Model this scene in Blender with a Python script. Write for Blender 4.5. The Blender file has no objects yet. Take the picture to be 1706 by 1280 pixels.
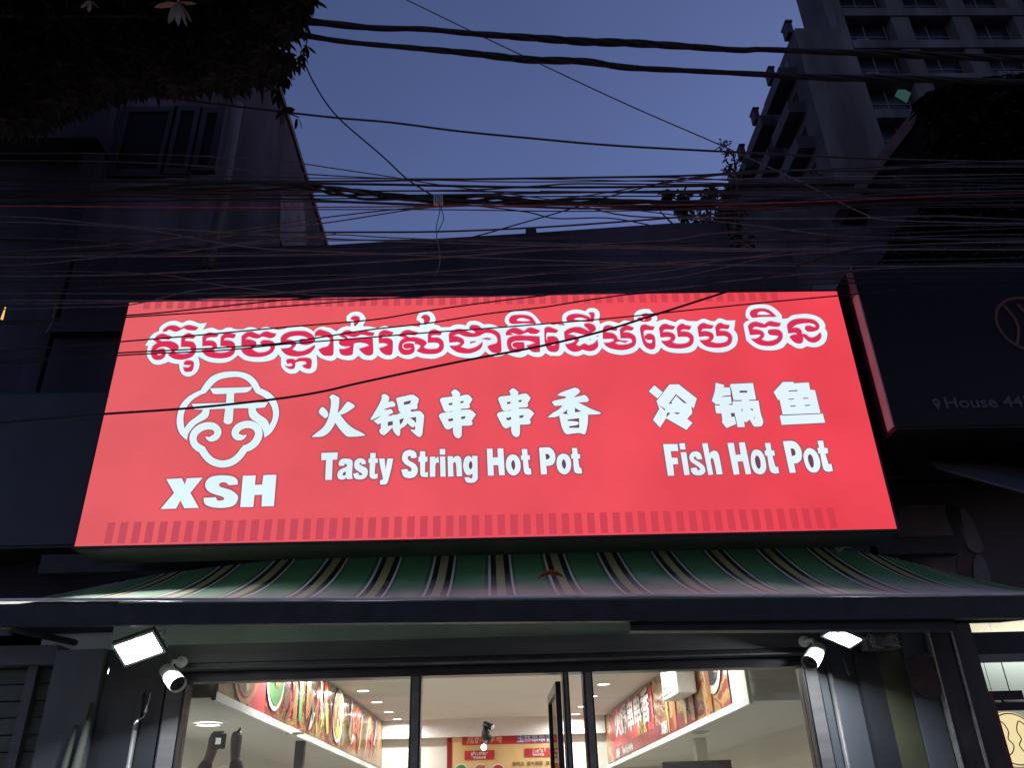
import bpy, bmesh, math, random
from mathutils import Vector, Matrix
from mathutils.geometry import tessellate_polygon
S = bpy.context.scene
COL = S.collection
random.seed(7)

# ------------------------------------------------------------------ camera, world, exposure
CH = 1.65                       # height of the raised phone above the pavement
PITCH, ROLL, YAW, FPX = 0.475701165, -0.0310083626, 0.033059203, 1345.0
FW = Vector((math.sin(YAW)*math.cos(PITCH), math.cos(YAW)*math.cos(PITCH), math.sin(PITCH)))
R0 = Vector((math.cos(YAW), -math.sin(YAW), 0)); U0 = R0.cross(FW)
RT = R0*math.cos(ROLL)+U0*math.sin(ROLL); UP = -R0*math.sin(ROLL)+U0*math.cos(ROLL)
cd = bpy.data.cameras.new('camera'); cam = bpy.data.objects.new('camera', cd); COL.objects.link(cam)
cd.sensor_width = 36; cd.lens = FPX/1706*36; cd.clip_start = .05; cd.clip_end = 2000
M = Matrix.Identity(4)
for i in range(3):
    M[i][0] = RT[i]; M[i][1] = UP[i]; M[i][2] = -FW[i]
M[0][3], M[1][3], M[2][3] = 0, 0, CH
cam.matrix_world = M; S.camera = cam

W = bpy.data.worlds.new('World'); S.world = W; W.use_nodes = True
wn, wl = W.node_tree.nodes, W.node_tree.links
bg = wn['Background']; sky = wn.new('ShaderNodeTexSky'); sky.sky_type = 'NISHITA'; sky.sun_disc = False
SUN_EL, SUN_ROT = 8.0, 62.0     # dusk: the last light stands low to the right of the street
sky.sun_elevation = math.radians(SUN_EL); sky.sun_rotation = math.radians(SUN_ROT)
sky.air_density = 1.0; sky.dust_density = .6; sky.ozone_density = 3.2
tint = wn.new('ShaderNodeMix'); tint.data_type = 'RGBA'; tint.blend_type = 'MULTIPLY'; tint.inputs[0].default_value = 1
tint.inputs[7].default_value = (1.72, 1.14, 1.36, 1)
# thin uneven dusk cloud
tc = wn.new('ShaderNodeTexCoord'); nz = wn.new('ShaderNodeTexNoise'); nz.inputs['Scale'].default_value = 1.6; nz.inputs['Detail'].default_value = 5
mr = wn.new('ShaderNodeMapRange'); mr.inputs[1].default_value = .3; mr.inputs[2].default_value = .75; mr.inputs[3].default_value = .84; mr.inputs[4].default_value = 1.12
mu = wn.new('ShaderNodeMix'); mu.data_type = 'RGBA'; mu.blend_type = 'MULTIPLY'; mu.inputs[0].default_value = 1
wl.new(tc.outputs['Generated'], nz.inputs['Vector']); wl.new(nz.outputs[0], mr.inputs[0])
wl.new(sky.outputs[0], tint.inputs[6]); wl.new(tint.outputs[2], mu.inputs[6]); wl.new(mr.outputs[0], mu.inputs[7]); wl.new(mu.outputs[2], bg.inputs[0])
bg.inputs[1].default_value = .132
sl = bpy.data.lights.new('sun', 'SUN'); sl.energy = .03; sl.angle = math.radians(12); sl.color = (1, .85, .75)
so = bpy.data.objects.new('sun', sl); COL.objects.link(so)
so.rotation_euler = Vector((-math.sin(math.radians(SUN_ROT))*math.cos(.1), -math.cos(math.radians(SUN_ROT))*math.cos(.1), -math.sin(.1))).to_track_quat('-Z', 'Y').to_euler()
S.view_settings.view_transform = 'Standard'; S.view_settings.look = 'None'
S.view_settings.exposure = 0; S.view_settings.gamma = 1
try: S.view_settings.use_curve_mapping = False
except Exception: pass
S.render.engine = 'CYCLES'
S.cycles.max_bounces = 6; S.cycles.diffuse_bounces = 3; S.cycles.transparent_max_bounces = 12
S.cycles.caustics_reflective = False; S.cycles.caustics_refractive = False
S.cycles.sample_clamp_indirect = 3.0

# ------------------------------------------------------------------ helpers
def ray(px, py): return FW + RT*((px-853)/FPX) - UP*((py-640)/FPX)
def at(px, py, Y):
    d = ray(px, py); return d*(Y/d.y)+Vector((0, 0, CH))
def atz(px, py, z):
    d = ray(px, py); return d*((z-CH)/d.z)+Vector((0, 0, CH))
def atx(px, py, x):
    d = ray(px, py); return d*(x/d.x)+Vector((0, 0, CH))
def lin(c):
    f = lambda v: v/12.92 if v <= .04045 else ((v+.055)/1.055)**2.4
    return tuple(f(v/255) for v in c)
def mat(name, col, rough=.7, metal=0, var=.25, scale=4, bump=.0, bscale=40, spec=.4, col2=None, stretch=None):
    m = bpy.data.materials.new(name); m.use_nodes = True
    n, l = m.node_tree.nodes, m.node_tree.links; b = n['Principled BSDF']
    b.inputs['Roughness'].default_value = rough; b.inputs['Metallic'].default_value = metal
    b.inputs['Specular IOR Level'].default_value = spec
    t = n.new('ShaderNodeTexCoord'); nz = n.new('ShaderNodeTexNoise'); nz.inputs['Scale'].default_value = scale; nz.inputs['Detail'].default_value = 8
    src = t.outputs['Object']
    if stretch:
        mp = n.new('ShaderNodeMapping'); mp.inputs['Scale'].default_value = stretch; l.new(src, mp.inputs[0]); src = mp.outputs[0]
    l.new(src, nz.inputs['Vector'])
    r = n.new('ShaderNodeValToRGB'); c2 = col2 or tuple(v*(1-var) for v in col); c1 = col if col2 else tuple(min(1, v*(1+var)) for v in col)
    r.color_ramp.elements[0].position = .35; r.color_ramp.elements[1].position = .68
    r.color_ramp.elements[0].color = (*c2, 1); r.color_ramp.elements[1].color = (*c1, 1)
    l.new(nz.outputs[0], r.inputs[0]); l.new(r.outputs[0], b.inputs['Base Color'])
    if bump:
        n2 = n.new('ShaderNodeTexNoise'); n2.inputs['Scale'].default_value = bscale; n2.inputs['Detail'].default_value = 4
        bp = n.new('ShaderNodeBump'); bp.inputs['Strength'].default_value = bump; bp.inputs['Distance'].default_value = .02
        l.new(src, n2.inputs['Vector']); l.new(n2.outputs[0], bp.inputs['Height']); l.new(bp.outputs[0], b.inputs['Normal'])
    return m
def emat(name, col, strength=1, grad=None, noise=0):
    """light-emitting surface; grad: (colour at the other end, x0, x1) uneven lamps behind the sheet"""
    m = bpy.data.materials.new(name); m.use_nodes = True
    n, l = m.node_tree.nodes, m.node_tree.links; n.remove(n['Principled BSDF'])
    e = n.new('ShaderNodeEmission'); e.inputs[0].default_value = (*col, 1); e.inputs[1].default_value = strength
    if grad:
        t = n.new('ShaderNodeTexCoord'); sx = n.new('ShaderNodeSeparateXYZ'); l.new(t.outputs['Object'], sx.inputs[0])
        mr = n.new('ShaderNodeMapRange'); mr.inputs[1].default_value = grad[1]; mr.inputs[2].default_value = grad[2]
        r = n.new('ShaderNodeMix'); r.data_type = 'RGBA'; r.inputs[6].default_value = (*col, 1); r.inputs[7].default_value = (*grad[0], 1)
        l.new(sx.outputs[0], mr.inputs[0]); l.new(mr.outputs[0], r.inputs[0]); out = r.outputs[2]
        if noise:
            nz = n.new('ShaderNodeTexNoise'); nz.inputs['Scale'].default_value = 1.7; nz.inputs['Detail'].default_value = 3
            m2 = n.new('ShaderNodeMapRange'); m2.inputs[1].default_value = .3; m2.inputs[2].default_value = .7; m2.inputs[3].default_value = 1-noise; m2.inputs[4].default_value = 1+noise
            mm = n.new('ShaderNodeMix'); mm.data_type = 'RGBA'; mm.blend_type = 'MULTIPLY'; mm.inputs[0].default_value = 1
            l.new(t.outputs['Object'], nz.inputs['Vector']); l.new(nz.outputs[0], m2.inputs[0]); l.new(out, mm.inputs[6]); l.new(m2.outputs[0], mm.inputs[7]); out = mm.outputs[2]
        l.new(out, e.inputs[0])
    l.new(e.outputs[0], n['Material Output'].inputs[0]); return m
def mesh(name, verts, faces, m, parent=None, smooth=False):
    me = bpy.data.meshes.new(name); me.from_pydata([tuple(v) for v in verts], [], faces); me.update()
    if smooth: me.polygons.foreach_set('use_smooth', [True]*len(me.polygons))
    o = bpy.data.objects.new(name, me); COL.objects.link(o)
    if m: me.materials.append(m)
    if parent:
        o.parent = parent; o.matrix_parent_inverse = Matrix.Translation(-parent.location) if parent.type == 'EMPTY' and parent.parent is None else Matrix.Identity(4)
    return o
def tag(o, label=None, cat=None, group=None, kind=None):
    if label: o['label'] = label
    if cat: o['category'] = cat
    if group: o['group'] = group
    if kind: o['kind'] = kind
    return o
def thing(name, loc, label, cat, group=None):
    o = bpy.data.objects.new(name, None); COL.objects.link(o); o.location = loc; o.empty_display_size = .1
    return tag(o, label, cat, group)
class MB:
    def __init__(s): s.v = []; s.f = []
    def add(s, v, f):
        k = len(s.v); s.v += [Vector(p) for p in v]; s.f += [tuple(i+k for i in q) for q in f]; return s
    def box(s, x0, x1, y0, y1, z0, z1, mt=None):
        v = [Vector((x, y, z)) for z in (z0, z1) for y in (y0, y1) for x in (x0, x1)]
        if mt: v = [mt @ p for p in v]
        return s.add(v, [(0, 2, 3, 1), (4, 5, 7, 6), (0, 1, 5, 4), (2, 6, 7, 3), (0, 4, 6, 2), (1, 3, 7, 5)])
    def tube(s, pts, r, n=8, caps=True):
        pts = [Vector(p) for p in pts]; rs = r if isinstance(r, (list, tuple)) else [r]*len(pts)
        v = []; f = []; up = None
        for i, p in enumerate(pts):
            t = (pts[min(i+1, len(pts)-1)]-pts[max(i-1, 0)]).normalized()
            a = (up - t*up.dot(t)) if up else t.orthogonal()
            if a.length < 1e-6: a = t.orthogonal()
            a.normalize(); up = a; b = t.cross(a)
            for k in range(n):
                an = 2*math.pi*k/n; v.append(p+(a*math.cos(an)+b*math.sin(an))*rs[i])
        for i in range(len(pts)-1):
            for k in range(n):
                f.append((i*n+k, i*n+(k+1) % n, (i+1)*n+(k+1) % n, (i+1)*n+k))
        if caps: f.append(tuple(range(n-1, -1, -1))); f.append(tuple((len(pts)-1)*n+k for k in range(n)))
        return s.add(v, f)
    def prism(s, poly, y0, y1):
        """poly: list of (x,z) ; extruded along Y"""
        n = len(poly); v = [Vector((x, y0, z)) for x, z in poly]+[Vector((x, y1, z)) for x, z in poly]
        tr = tessellate_polygon([[Vector((x, z, 0)) for x, z in poly]])
        return s.add(v, [t for t in tr]+[(a+n, c+n, b+n) for a, b, c in tr]+[(i, (i+1) % n, (i+1) % n+n, i+n) for i in range(n)])
    def build(s, name, m, parent=None, smooth=False): return mesh(name, s.v, s.f, m, parent, smooth)
def bx(name, x0, x1, y0, y1, z0, z1, m, parent=None, bev=0):
    o = MB().box(x0, x1, y0, y1, z0, z1).build(name, m, parent)
    if bev:
        b = bmesh.new(); b.from_mesh(o.data); bmesh.ops.bevel(b, geom=b.edges[:], offset=bev, segments=2, affect='EDGES', profile=.5); b.to_mesh(o.data); b.free()
    return o
def dup(root, loc=None, parent=None):
    c = root.copy(); COL.objects.link(c)
    if parent: c.parent = parent
    if loc is not None: c.location = loc
    for ch in list(root.children): dup(ch, None, c)
    return c
def cr(pts, closed=True, seg=5, flags=None):
    """Catmull-Rom through points; flagged points stay sharp"""
    n = len(pts); out = []; flags = flags or [False]*n
    rng = range(n) if closed else range(n-1)
    for i in rng:
        p1 = pts[i]; p2 = pts[(i+1) % n]
        p0 = pts[i-1] if (closed or i > 0) and not flags[i] else p1
        p3 = pts[(i+2) % n] if (closed or i+2 < n) and not flags[(i+1) % n] else p2
        if flags[i] and flags[(i+1) % n]: out.append(p1); continue
        for k in range(seg):
            t = k/seg
            out.append(((p1*2)+(p2-p0)*t+(p0*2-p1*5+p2*4-p3)*t*t+(p1*3-p0-p2*3+p3)*t**3)*.5)
    if not closed: out.append(pts[-1])
    return out
def parse(s):
    P = []; F = []
    for w in s.split():
        f = w.endswith('!'); w = w.rstrip('!'); a, b = w.split(','); P.append(Vector((float(a), float(b)))); F.append(f)
    return P, F
def text_mesh(name, txt, size, m, parent, origin, ax, az, off=0, sx=1, shear=0, align='LEFT'):
    """flat print: text laid out from origin along ax, upright along az"""
    c = bpy.data.curves.new(name, 'FONT'); c.body = txt; c.size = size; c.resolution_u = 3; c.offset = off; c.shear = shear; c.align_x = align
    t = bpy.data.objects.new('tmp', c); COL.objects.link(t); bpy.context.view_layer.update()
    me = bpy.data.meshes.new_from_object(t.evaluated_get(bpy.context.evaluated_depsgraph_get()))
    bpy.data.objects.remove(t); me.name = name
    for v in me.vertices: v.co = origin + ax*(v.co.x*sx) + az*v.co.y
    me.materials.clear(); me.materials.append(m)
    o = bpy.data.objects.new(name, me); COL.objects.link(o)
    if parent: o.parent = parent; o.matrix_parent_inverse = Matrix.Translation(-parent.location) if parent.type == 'EMPTY' and parent.parent is None else Matrix.Identity(4)
    return o
X, Y_, Z = Vector((1, 0, 0)), Vector((0, 1, 0)), Vector((0, 0, 1))

# ------------------------------------------------------------------ materials
m_conc = mat('concrete', (.09, .085, .10), .9, var=.35, scale=1.2, bump=.3, bscale=25)
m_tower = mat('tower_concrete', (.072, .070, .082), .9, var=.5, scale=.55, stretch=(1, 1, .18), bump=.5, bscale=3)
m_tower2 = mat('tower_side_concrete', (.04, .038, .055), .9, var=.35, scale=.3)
m_darkwin = mat('window_glass_dark', (.012, .013, .02), .25, var=.5, scale=2)
m_wall_dark = mat('grimy_plaster', (.036, .031, .050), .95, var=.55, scale=1.3, bump=.4, bscale=14, stretch=(1, 1, .4))
m_black = mat('black_metal', (.018, .018, .02), .45, metal=.3, var=.3, scale=9)
m_frame = mat('dark_aluminium', (.035, .035, .045), .35, metal=.6, var=.2, scale=8)
m_cassette = mat('shutter_box_grey', (.085, .082, .095), .5, var=.2, scale=5, stretch=(.4, 1, 3))
m_steel = mat('galvanised_steel', (.34, .34, .35), .45, metal=.6, var=.25, scale=20)
m_white = mat('white_plastic', (.72, .72, .70), .35, var=.08, scale=12)
m_lintel = mat('lintel_paint', (.55, .62, .57), .8, var=.15, scale=2, bump=.1)
m_pier = mat('pier_cladding_slate', (.06, .065, .085), .45, var=.25, scale=3, bump=.08, bscale=20, stretch=(1, 1, .3))
m_pier2 = mat('pier_cladding_black', (.018, .02, .026), .3, var=.2, scale=3)
m_olive = mat('olive_strip', (.055, .058, .035), .6, var=.2, scale=5)
m_rubber = mat('cable_rubber', (.012, .011, .014), .75, var=.3, scale=30)
m_cgrey = mat('cable_grey', (.12, .11, .125), .5, var=.3, scale=30)
m_cred = mat('cable_red', (.30, .05, .06), .5, var=.3, scale=30)
m_cblack = mat('cable_sheen', (.03, .028, .034), .5, var=.4, scale=30)
m_leaf = mat('leaf_green', (.008, .011, .007), .85, var=.5, scale=3)
m_leaflit = mat('leaf_bronze_lit', (.20, .16, .12), .6, var=.3, scale=20)  # street lamp light on these leaves is put into their colour
m_bark = mat('bark', (.06, .05, .04), .9, var=.4, scale=12, bump=.5)
m_iwall = mat('interior_wall', (.60, .585, .53), .8, var=.04, scale=1)
m_iceil = mat('interior_ceiling', (.60, .585, .54), .8, var=.03, scale=1)
m_ifloor = mat('floor_tile', (.35, .33, .3), .25, var=.1, scale=2)
m_trim = mat('white_trim', (.75, .74, .72), .4, var=.04, scale=10)
m_asph = mat('asphalt', (.05, .05, .052), .9, var=.3, scale=6, bump=.5, bscale=80)
m_pave = mat('pavement_concrete', (.42, .41, .39), .85, var=.2, scale=3, bump=.2)
m_glass = bpy.data.materials.new('window_glass'); m_glass.use_nodes = True
_n, _l = m_glass.node_tree.nodes, m_glass.node_tree.links; _n.remove(_n['Principled BSDF'])
_t = _n.new('ShaderNodeBsdfTransparent'); _t.inputs[0].default_value = (.9, .93, .92, 1); _g = _n.new('ShaderNodeBsdfGlossy'); _g.inputs['Roughness'].default_value = .01
_x = _n.new('ShaderNodeMixShader'); _f = _n.new('ShaderNodeFresnel'); _f.inputs[0].default_value = 1.5
_l.new(_f.outputs[0], _x.inputs[0]); _l.new(_t.outputs[0], _x.inputs[1]); _l.new(_g.outputs[0], _x.inputs[2]); _l.new(_x.outputs[0], _n['Material Output'].inputs[0])

# ------------------------------------------------------------------ ground
tag(bx('road', -60, 60, -30, 3.2, -.3, 0, m_asph), kind='structure')
tag(bx('pavement', -60, 60, 3.2, 5.3, -.3, .12, m_pave), kind='structure')
tag(bx('ground', -90, 90, -60, 110, -.6, -.31, m_pave), kind='structure')

# ------------------------------------------------------------------ tower behind on the right
def make_tower():
    t = thing('tower_block', (30, 45, 0), 'tall grey concrete apartment tower with rows of dark windows behind the street', 'building')
    b = MB().box(24.6, 60, 38.9, 42, 0, 72).box(25.2, 60, 42.01, 52, 0, 45)
    b.box(21.5, 25.2, 38, 52, 0, 48.5)
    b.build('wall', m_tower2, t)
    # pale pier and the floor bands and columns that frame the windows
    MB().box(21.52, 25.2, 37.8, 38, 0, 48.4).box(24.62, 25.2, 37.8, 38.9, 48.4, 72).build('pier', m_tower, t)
    pz = 3.22; z0 = 47.15
    for r in range(-6, 8):
        z = z0+r*pz
        MB().box(25.2, 60, 37.75, 38.9, z-.75, z).build('floor_band', m_tower, t)
    xs = [28.5, 32.85, 37.2, 41.55, 45.9, 50.3]
    for x in xs: MB().box(x, x+1.25, 37.85, 38.85, 20, 72).build('column', m_tower, t)
    first = None
    xw = [25.25]+[x+1.25 for x in xs[:-1]]
    for r in range(-6, 8):
        for c, x in enumerate(xw):
            w = (28.45-25.25) if c == 0 else 3.05
            z = z0+r*pz
            if first is None:
                f = MB().box(0, 3.05, 0, .08, 0, 2.44).build('window', m_darkwin, t)
                MB().box(0, .08, -.04, 0, 0, 2.44).box(2.97, 3.05, -.04, 0, 0, 2.44).box(1.48, 1.56, -.04, 0, 0, 2.44).box(.08, 2.97, -.04, 0, 1.2, 1.27).build('frame', m_cgrey, f)
                first = f; f.matrix_parent_inverse = Matrix.Translation((-30, -45, 0)); f.location = (x, 38.6, z)
            else:
                d = dup(first, (x, 38.6, z)); 
    random.seed(14); acu = None
    for k in range(26):
        c = random.randrange(0, 6); x = xw[c]+random.uniform(.3, 2.0); z = z0+random.randrange(-6, 8)*pz+.02
        if acu is None:
            acu = MB().box(0, .85, -.35, 0, 0, .6).build('air_conditioner', m_cgrey, t); MB().tube([(.42, -.36, .3), (.42, -.352, .3)], .22, 14).build('fan', m_black, acu)
            acu.matrix_parent_inverse = Matrix.Translation((-30, -45, 0)); acu.location = (x, 38.5, z)
        else: dup(acu, (x, 38.5, z))
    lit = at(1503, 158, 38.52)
    q = MB().prism([(lit.x-.55, lit.z-.1), (lit.x+.1, lit.z-.75), (lit.x+.6, lit.z+.1), (lit.x, lit.z+.75)], 38.45, 38.5).build('glint_pane', emat('green_glass_glint', (.045, .12, .115), .55), t)  # reflection in the pane, added as a self glowing shape
    q['label'] = 'small teal reflection painted as a glowing shape on a window pane'
    # balconies on the side wing
    bal = None
    for fl in range(9):
        for k in range(3):
            y = 39.2+k*4.4; z = 45.2-fl*3.2
            if bal is None:
                bal = MB().box(-1.1, 0, 0, 3.4, 0, .18).box(-1.1, -.98, 0, 3.4, .18, 1.0).box(-.98, 0, 0, .1, .18, 1.0).box(-.98, 0, 3.3, 3.4, .18, 1.0).build('balcony', m_tower2, t)
                MB().box(0, .03, .5, 2.8, 0.2, 2.4, Matrix.Translation((-.04, 0, 0))).build('door', m_darkwin, bal)
                bal.matrix_parent_inverse = Matrix.Translation((-30, -45, 0)); bal.location = (21.5, y, z)
            else: dup(bal, (21.5, y, z))
    c = MB()
    for k in range(4): MB().box(21.2, 21.6, 38.2+k*4.0, 39.0+k*4.0, 48.5, 49.5).box(21.15, 21.65, 38.1+k*4.0, 39.1+k*4.0, 49.5, 49.65).build('roof_post', m_tower2, t)
make_tower()
a = at(1222, 312, 20); 
rb = thing('rear_building', (a.x+4, 20, 0), 'low dark building behind the shop below the grey tower', 'building')
MB().box(a.x, a.x+9, 20, 30, 0, a.z).build('wall', m_wall_dark, rb); MB().box(a.x-.15, a.x+9, 19.85, 30, a.z, a.z+.2).build('coping', m_wall_dark, rb)

# ------------------------------------------------------------------ building on the left
def make_left():
    t = thing('left_building', (-7, 20, 0), 'dark plastered building rising on the left with its bare side wall along the gap', 'building')
    MB().box(-16, -3.5, 5.75, 42, 0, 12.5).build('wall', m_wall_dark, t)
    MB().box(-16, -3.46, 5.7, 42, 12.5, 12.62).build('coping', m_conc, t)
    # front face: window bays with pale surrounds
    for px0, px1, py0, py1 in ((205, 290, 178, 292), (292, 335, 176, 290), (335, 376, 180, 285)):
        a = at(px0, py0, 5.7); b = at(px1, py1, 5.7)
        x0, x1, z0, z1 = a.x-.0, b.x-.1, b.z, a.z
        f = MB().box(x0, x1, 5.69, 5.745, z1-.07, z1).box(x0, x1, 5.69, 5.745, z0, z0+.07).box(x0, x0+.07, 5.69, 5.745, z0+.07, z1-.07).box(x1-.07, x1, 5.69, 5.745, z0+.07, z1-.07)
        w = f.build('window', m_wall_dark, t); MB().box(x0+.07, x1-.07, 5.71, 5.735, z0+.07, z1-.07).build('pane', mat('dusty_pane', (.012, .012, .018), .85, spec=.1), w)
    for a in range(4):   # pilasters and floor bands
        MB().box(-3.62-a*2.6, -3.5-a*2.6+.02, 5.6, 5.75, 0, 12.5).build('pilaster', m_wall_dark, t)
    MB().box(-16, -3.45, 5.45, 5.75, 7.0, 7.2).build('ledge', m_wall_dark, t)
make_left()
p0, p1 = at(383, 255, 5.5), at(349, 395, 5.5)
tag(MB().tube([(p0.x, 5.5, p0.z+.6), (p0.x, 5.5, 6.2), (p0.x-.02, 5.5, 5.6)], .045, 12).build('drain_pipe', m_conc, smooth=True), 'grey drain pipe running down the front corner of the left building', 'pipe')
# pale plaster patch on the side wall: a real rendered panel 2 cm proud
pp = [atx(x, y, -3.47) for x, y in ((468, 322), (505, 330), (512, 400), (490, 462), (478, 430), (466, 395))]
v = pp+[p+Vector((-.03, 0, 0)) for p in pp]; n = len(pp)
tag(mesh('wall_patch', v, [tuple(range(n)), tuple(range(2*n-1, n-1, -1))]+[(i, i+n, (i+1) % n+n, (i+1) % n) for i in range(n)], mat('pale_render', (.12, .11, .13), .9, var=.3, scale=3)),
    'pale patch of render on the side wall above the sign', 'wall patch')

# ------------------------------------------------------------------ the shop's own building
shop = thing('shop_building', (0, 5.6, 0), 'two storey shop building carrying the red sign, its dark parapet against the sky', 'building')
a = [at(x, y, 5.6) for x, y in ((548, 408), (700, 399), (870, 389), (1000, 380), (1130, 371), (1160, 371))]
top = [(-3.44, a[0].z-.02)]+[(p.x, p.z) for p in a]+[(2.1, a[-1].z), (2.1, 5.82), (2.62, 5.80)]
poly = top+[(2.62, 2.72), (-3.44, 2.72)]
MB().prism(poly, 5.6, 5.85).build('wall', m_wall_dark, shop)
MB().box(-3.44, 2.6, 5.85, 17, 5.4, 5.6).build('roof', m_conc, shop)
pf = at(885, 386, 5.6)
MB().prism([(pf.x-.085, pf.z-.12), (pf.x+.085, pf.z-.12), (pf.x+.05, pf.z-.02), (pf.x+.045, pf.z+.05), (pf.x-.045, pf.z+.05), (pf.x-.05, pf.z-.02)], 5.62, 5.75).build('finial', m_wall_dark, shop)
MB().box(-3.44, 2.6, 5.52, 5.6, 5.02, 5.12).build('ledge', m_wall_dark, shop)
# lintel wall over the shopfront, cut away behind the shutter box
MB().box(-2.45, 2.35, 5.42, 5.6, 2.56, 2.9).build('lintel', m_lintel, shop)
# side piers
MB().box(-2.72, -2.42, 5.3, 5.6, 0, 2.56).build('pier', m_pier, shop)
MB().box(-2.42, -2.03, 5.34, 5.6, 0, 2.56).build('pier', m_pier2, shop)
MB().box(2.06, 2.30, 5.36, 5.6, 0, 2.56).build('pier', m_pier, shop)
MB().box(2.30, 2.44, 5.3, 5.6, 0, 2.56).build('pier', m_pier2, shop)
cj = MB(); cj.tube([(-2.16, 5.32, .2), (-2.16, 5.32, 2.3)], .016, 8); cj.build('conduit', m_cassette, shop, True)
cj = MB(); cj.tube([(2.13, 5.34, .2), (2.13, 5.34, 2.36)], .016, 8); cj.build('conduit', m_cassette, shop, True)

# shutter box and ledge
sb = thing('shutter_box', (0, 5.3, 2.45), 'grey roller shutter box over the glass shopfront', 'shutter box')
MB().box(-2.02, 2.06, 5.26, 5.40, 2.455, 2.565).build('box', m_cassette, sb)
MB().box(-2.03, 2.07, 5.27, 5.40, 2.425, 2.452).build('rail', m_frame, sb)
MB().box(-2.03, 2.07, 5.24, 5.40, 2.415, 2.423).build('lip', m_cassette, sb)

# shopfront frame: fixed left pane, open middle, door leaf, fixed right pane
sf = thing('shopfront', (0, 5.4, 0), 'dark aluminium shopfront with two wide glass panes and an open doorway between', 'shopfront')
MB().box(-2.02, 2.06, 5.34, 5.46, 2.354, 2.412).build('head_rail', m_frame, sf)
for x0, x1 in ((-2.02, -1.90), (-.515, -.447), (.437, .475), (.565, .625), (1.96, 2.06)):
    f = MB().box(x0, x1, 5.34, 5.46, .12, 2.352)
    o = f.build('mullion', m_frame, sf)
    MB().box(x0+.012, x1-.012, 5.330, 5.338, .12, 2.35).build('bead', m_cassette, o)
MB().box(-1.90, -.515, 5.395, 5.405, .12, 2.352).build('pane', m_glass, sf)['label'] = 'wide left pane of glass'
MB().box(.625, 1.96, 5.395, 5.405, .12, 2.352).build('pane', m_glass, sf)['label'] = 'wide right pane of glass'
MB().box(-2.02, 2.06, 5.34, 5.46, 0.0, .12).build('threshold', m_frame, sf)
# open door leaf swung inwards, seen edge on
dl = MB(); 
for x0, x1, z0, z1 in ((0, .05, 0, 2.2), (.8, .85, 0, 2.2), (.05, .8, 2.14, 2.2), (.05, .8, 0, .08)):
    dl.box(.40, .435, 5.5+x0, 5.5+x1, .12+z0, .12+z1)
d = dl.build('door', m_frame, sf); MB().box(.414, .420, 5.55, 6.3, .2, 2.26).build('door_glass', m_glass, d)
MB().box(.36, .40, 5.95, 5.99, 1.0, 1.5).build('handle', m_steel, d)

# ------------------------------------------------------------------ interior
inn = thing('shop_interior', (0, 10, 0), 'bright cream walled restaurant room seen through the shopfront', 'room')
MB().box(-3.0, -2.9, 5.62, 15.2, 0, 2.95).build('wall', m_iwall, inn)
MB().box(3.0, 3.1, 5.62, 15.2, 0, 2.95).build('wall', m_iwall, inn)
MB().box(-2.9, 3.0, 15.1, 15.2, 0, 2.9).build('wall', m_iwall, inn)
MB().box(-2.9, -2.03, 5.62, 5.7, 0, 2.9).build('wall', m_iwall, inn)
MB().box(2.06, 3.0, 5.62, 5.7, 0, 2.9).build('wall', m_iwall, inn)
MB().box(-3.0, 3.1, 5.62, 15.2, 2.9, 2.98).build('ceiling', m_iceil, inn)
MB().box(-2.03, 2.06, 5.605, 5.66, 2.41, 2.9).build('wall', m_iwall, inn)
MB().box(-3.0, 3.1, 5.46, 15.2, -.1, .1).build('floor', m_ifloor, inn)
MB().box(-1.9, 1.9, 14.9, 15.1, 2.62, 2.9).build('bulkhead', m_trim, inn)
def soffit(sx, xa, ya, za, xb, yb, zb, xo):
    """lowered ceiling strip along one side; its inner edge runs from a to b"""
    v = [(xa, ya, za), (xb, yb, zb), (xo, yb, zb), (xo, ya, za), (xa, ya, 2.9), (xb, yb, 2.9), (xo, yb, 2.9), (xo, ya, 2.9)]
    f = [(0, 1, 2, 3), (0, 4, 5, 1), (0, 3, 7, 4), (1, 5, 6, 2)]
    s = mesh('soffit', v, f, m_iwall, inn)
    th = -.03 if sx < 0 else .03
    v = [(xa-th, ya-.02, za-.02), (xb-th, yb, zb-.02), (xb, yb, zb-.02), (xa, ya-.02, za-.02), (xa-th, ya-.02, za+.035), (xb-th, yb, zb+.035), (xb, yb, zb+.035), (xa, ya-.02, za+.035)]
    mesh('edge_trim', v, [(0, 1, 2, 3), (4, 7, 6, 5), (0, 4, 5, 1), (0, 3, 7, 4), (3, 2, 6, 7), (1, 5, 6, 2)], m_trim, s)
    v = [(xa-th, ya-.02, za+.035), (xa, ya-.02, za+.035), (xa, ya-.02, 2.9), (xa-th, ya-.02, 2.9)]
    mesh('end_trim', v, [(0, 1, 2, 3)], m_trim, s)
    return s
LA, LB = atz(354, 1163, 2.30), Vector((-1.9, 13.6, 2.14))
RA, RB = atz(1253, 1169, 2.26), Vector((1.93, 14.2, 2.10))
soffit(-1, LA.x, LA.y, LA.z, LB.x, 15.1, LB.z-.03, -2.9)
soffit(1, RA.x, RA.y, RA.z, RB.x, 15.1, RB.z-.02, 3.0)
m_lamp = emat('downlight_diffuser', (1, .97, .92), 14)
m_off = mat('downlight_off', (.08, .07, .06), .5)
DL = None
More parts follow.
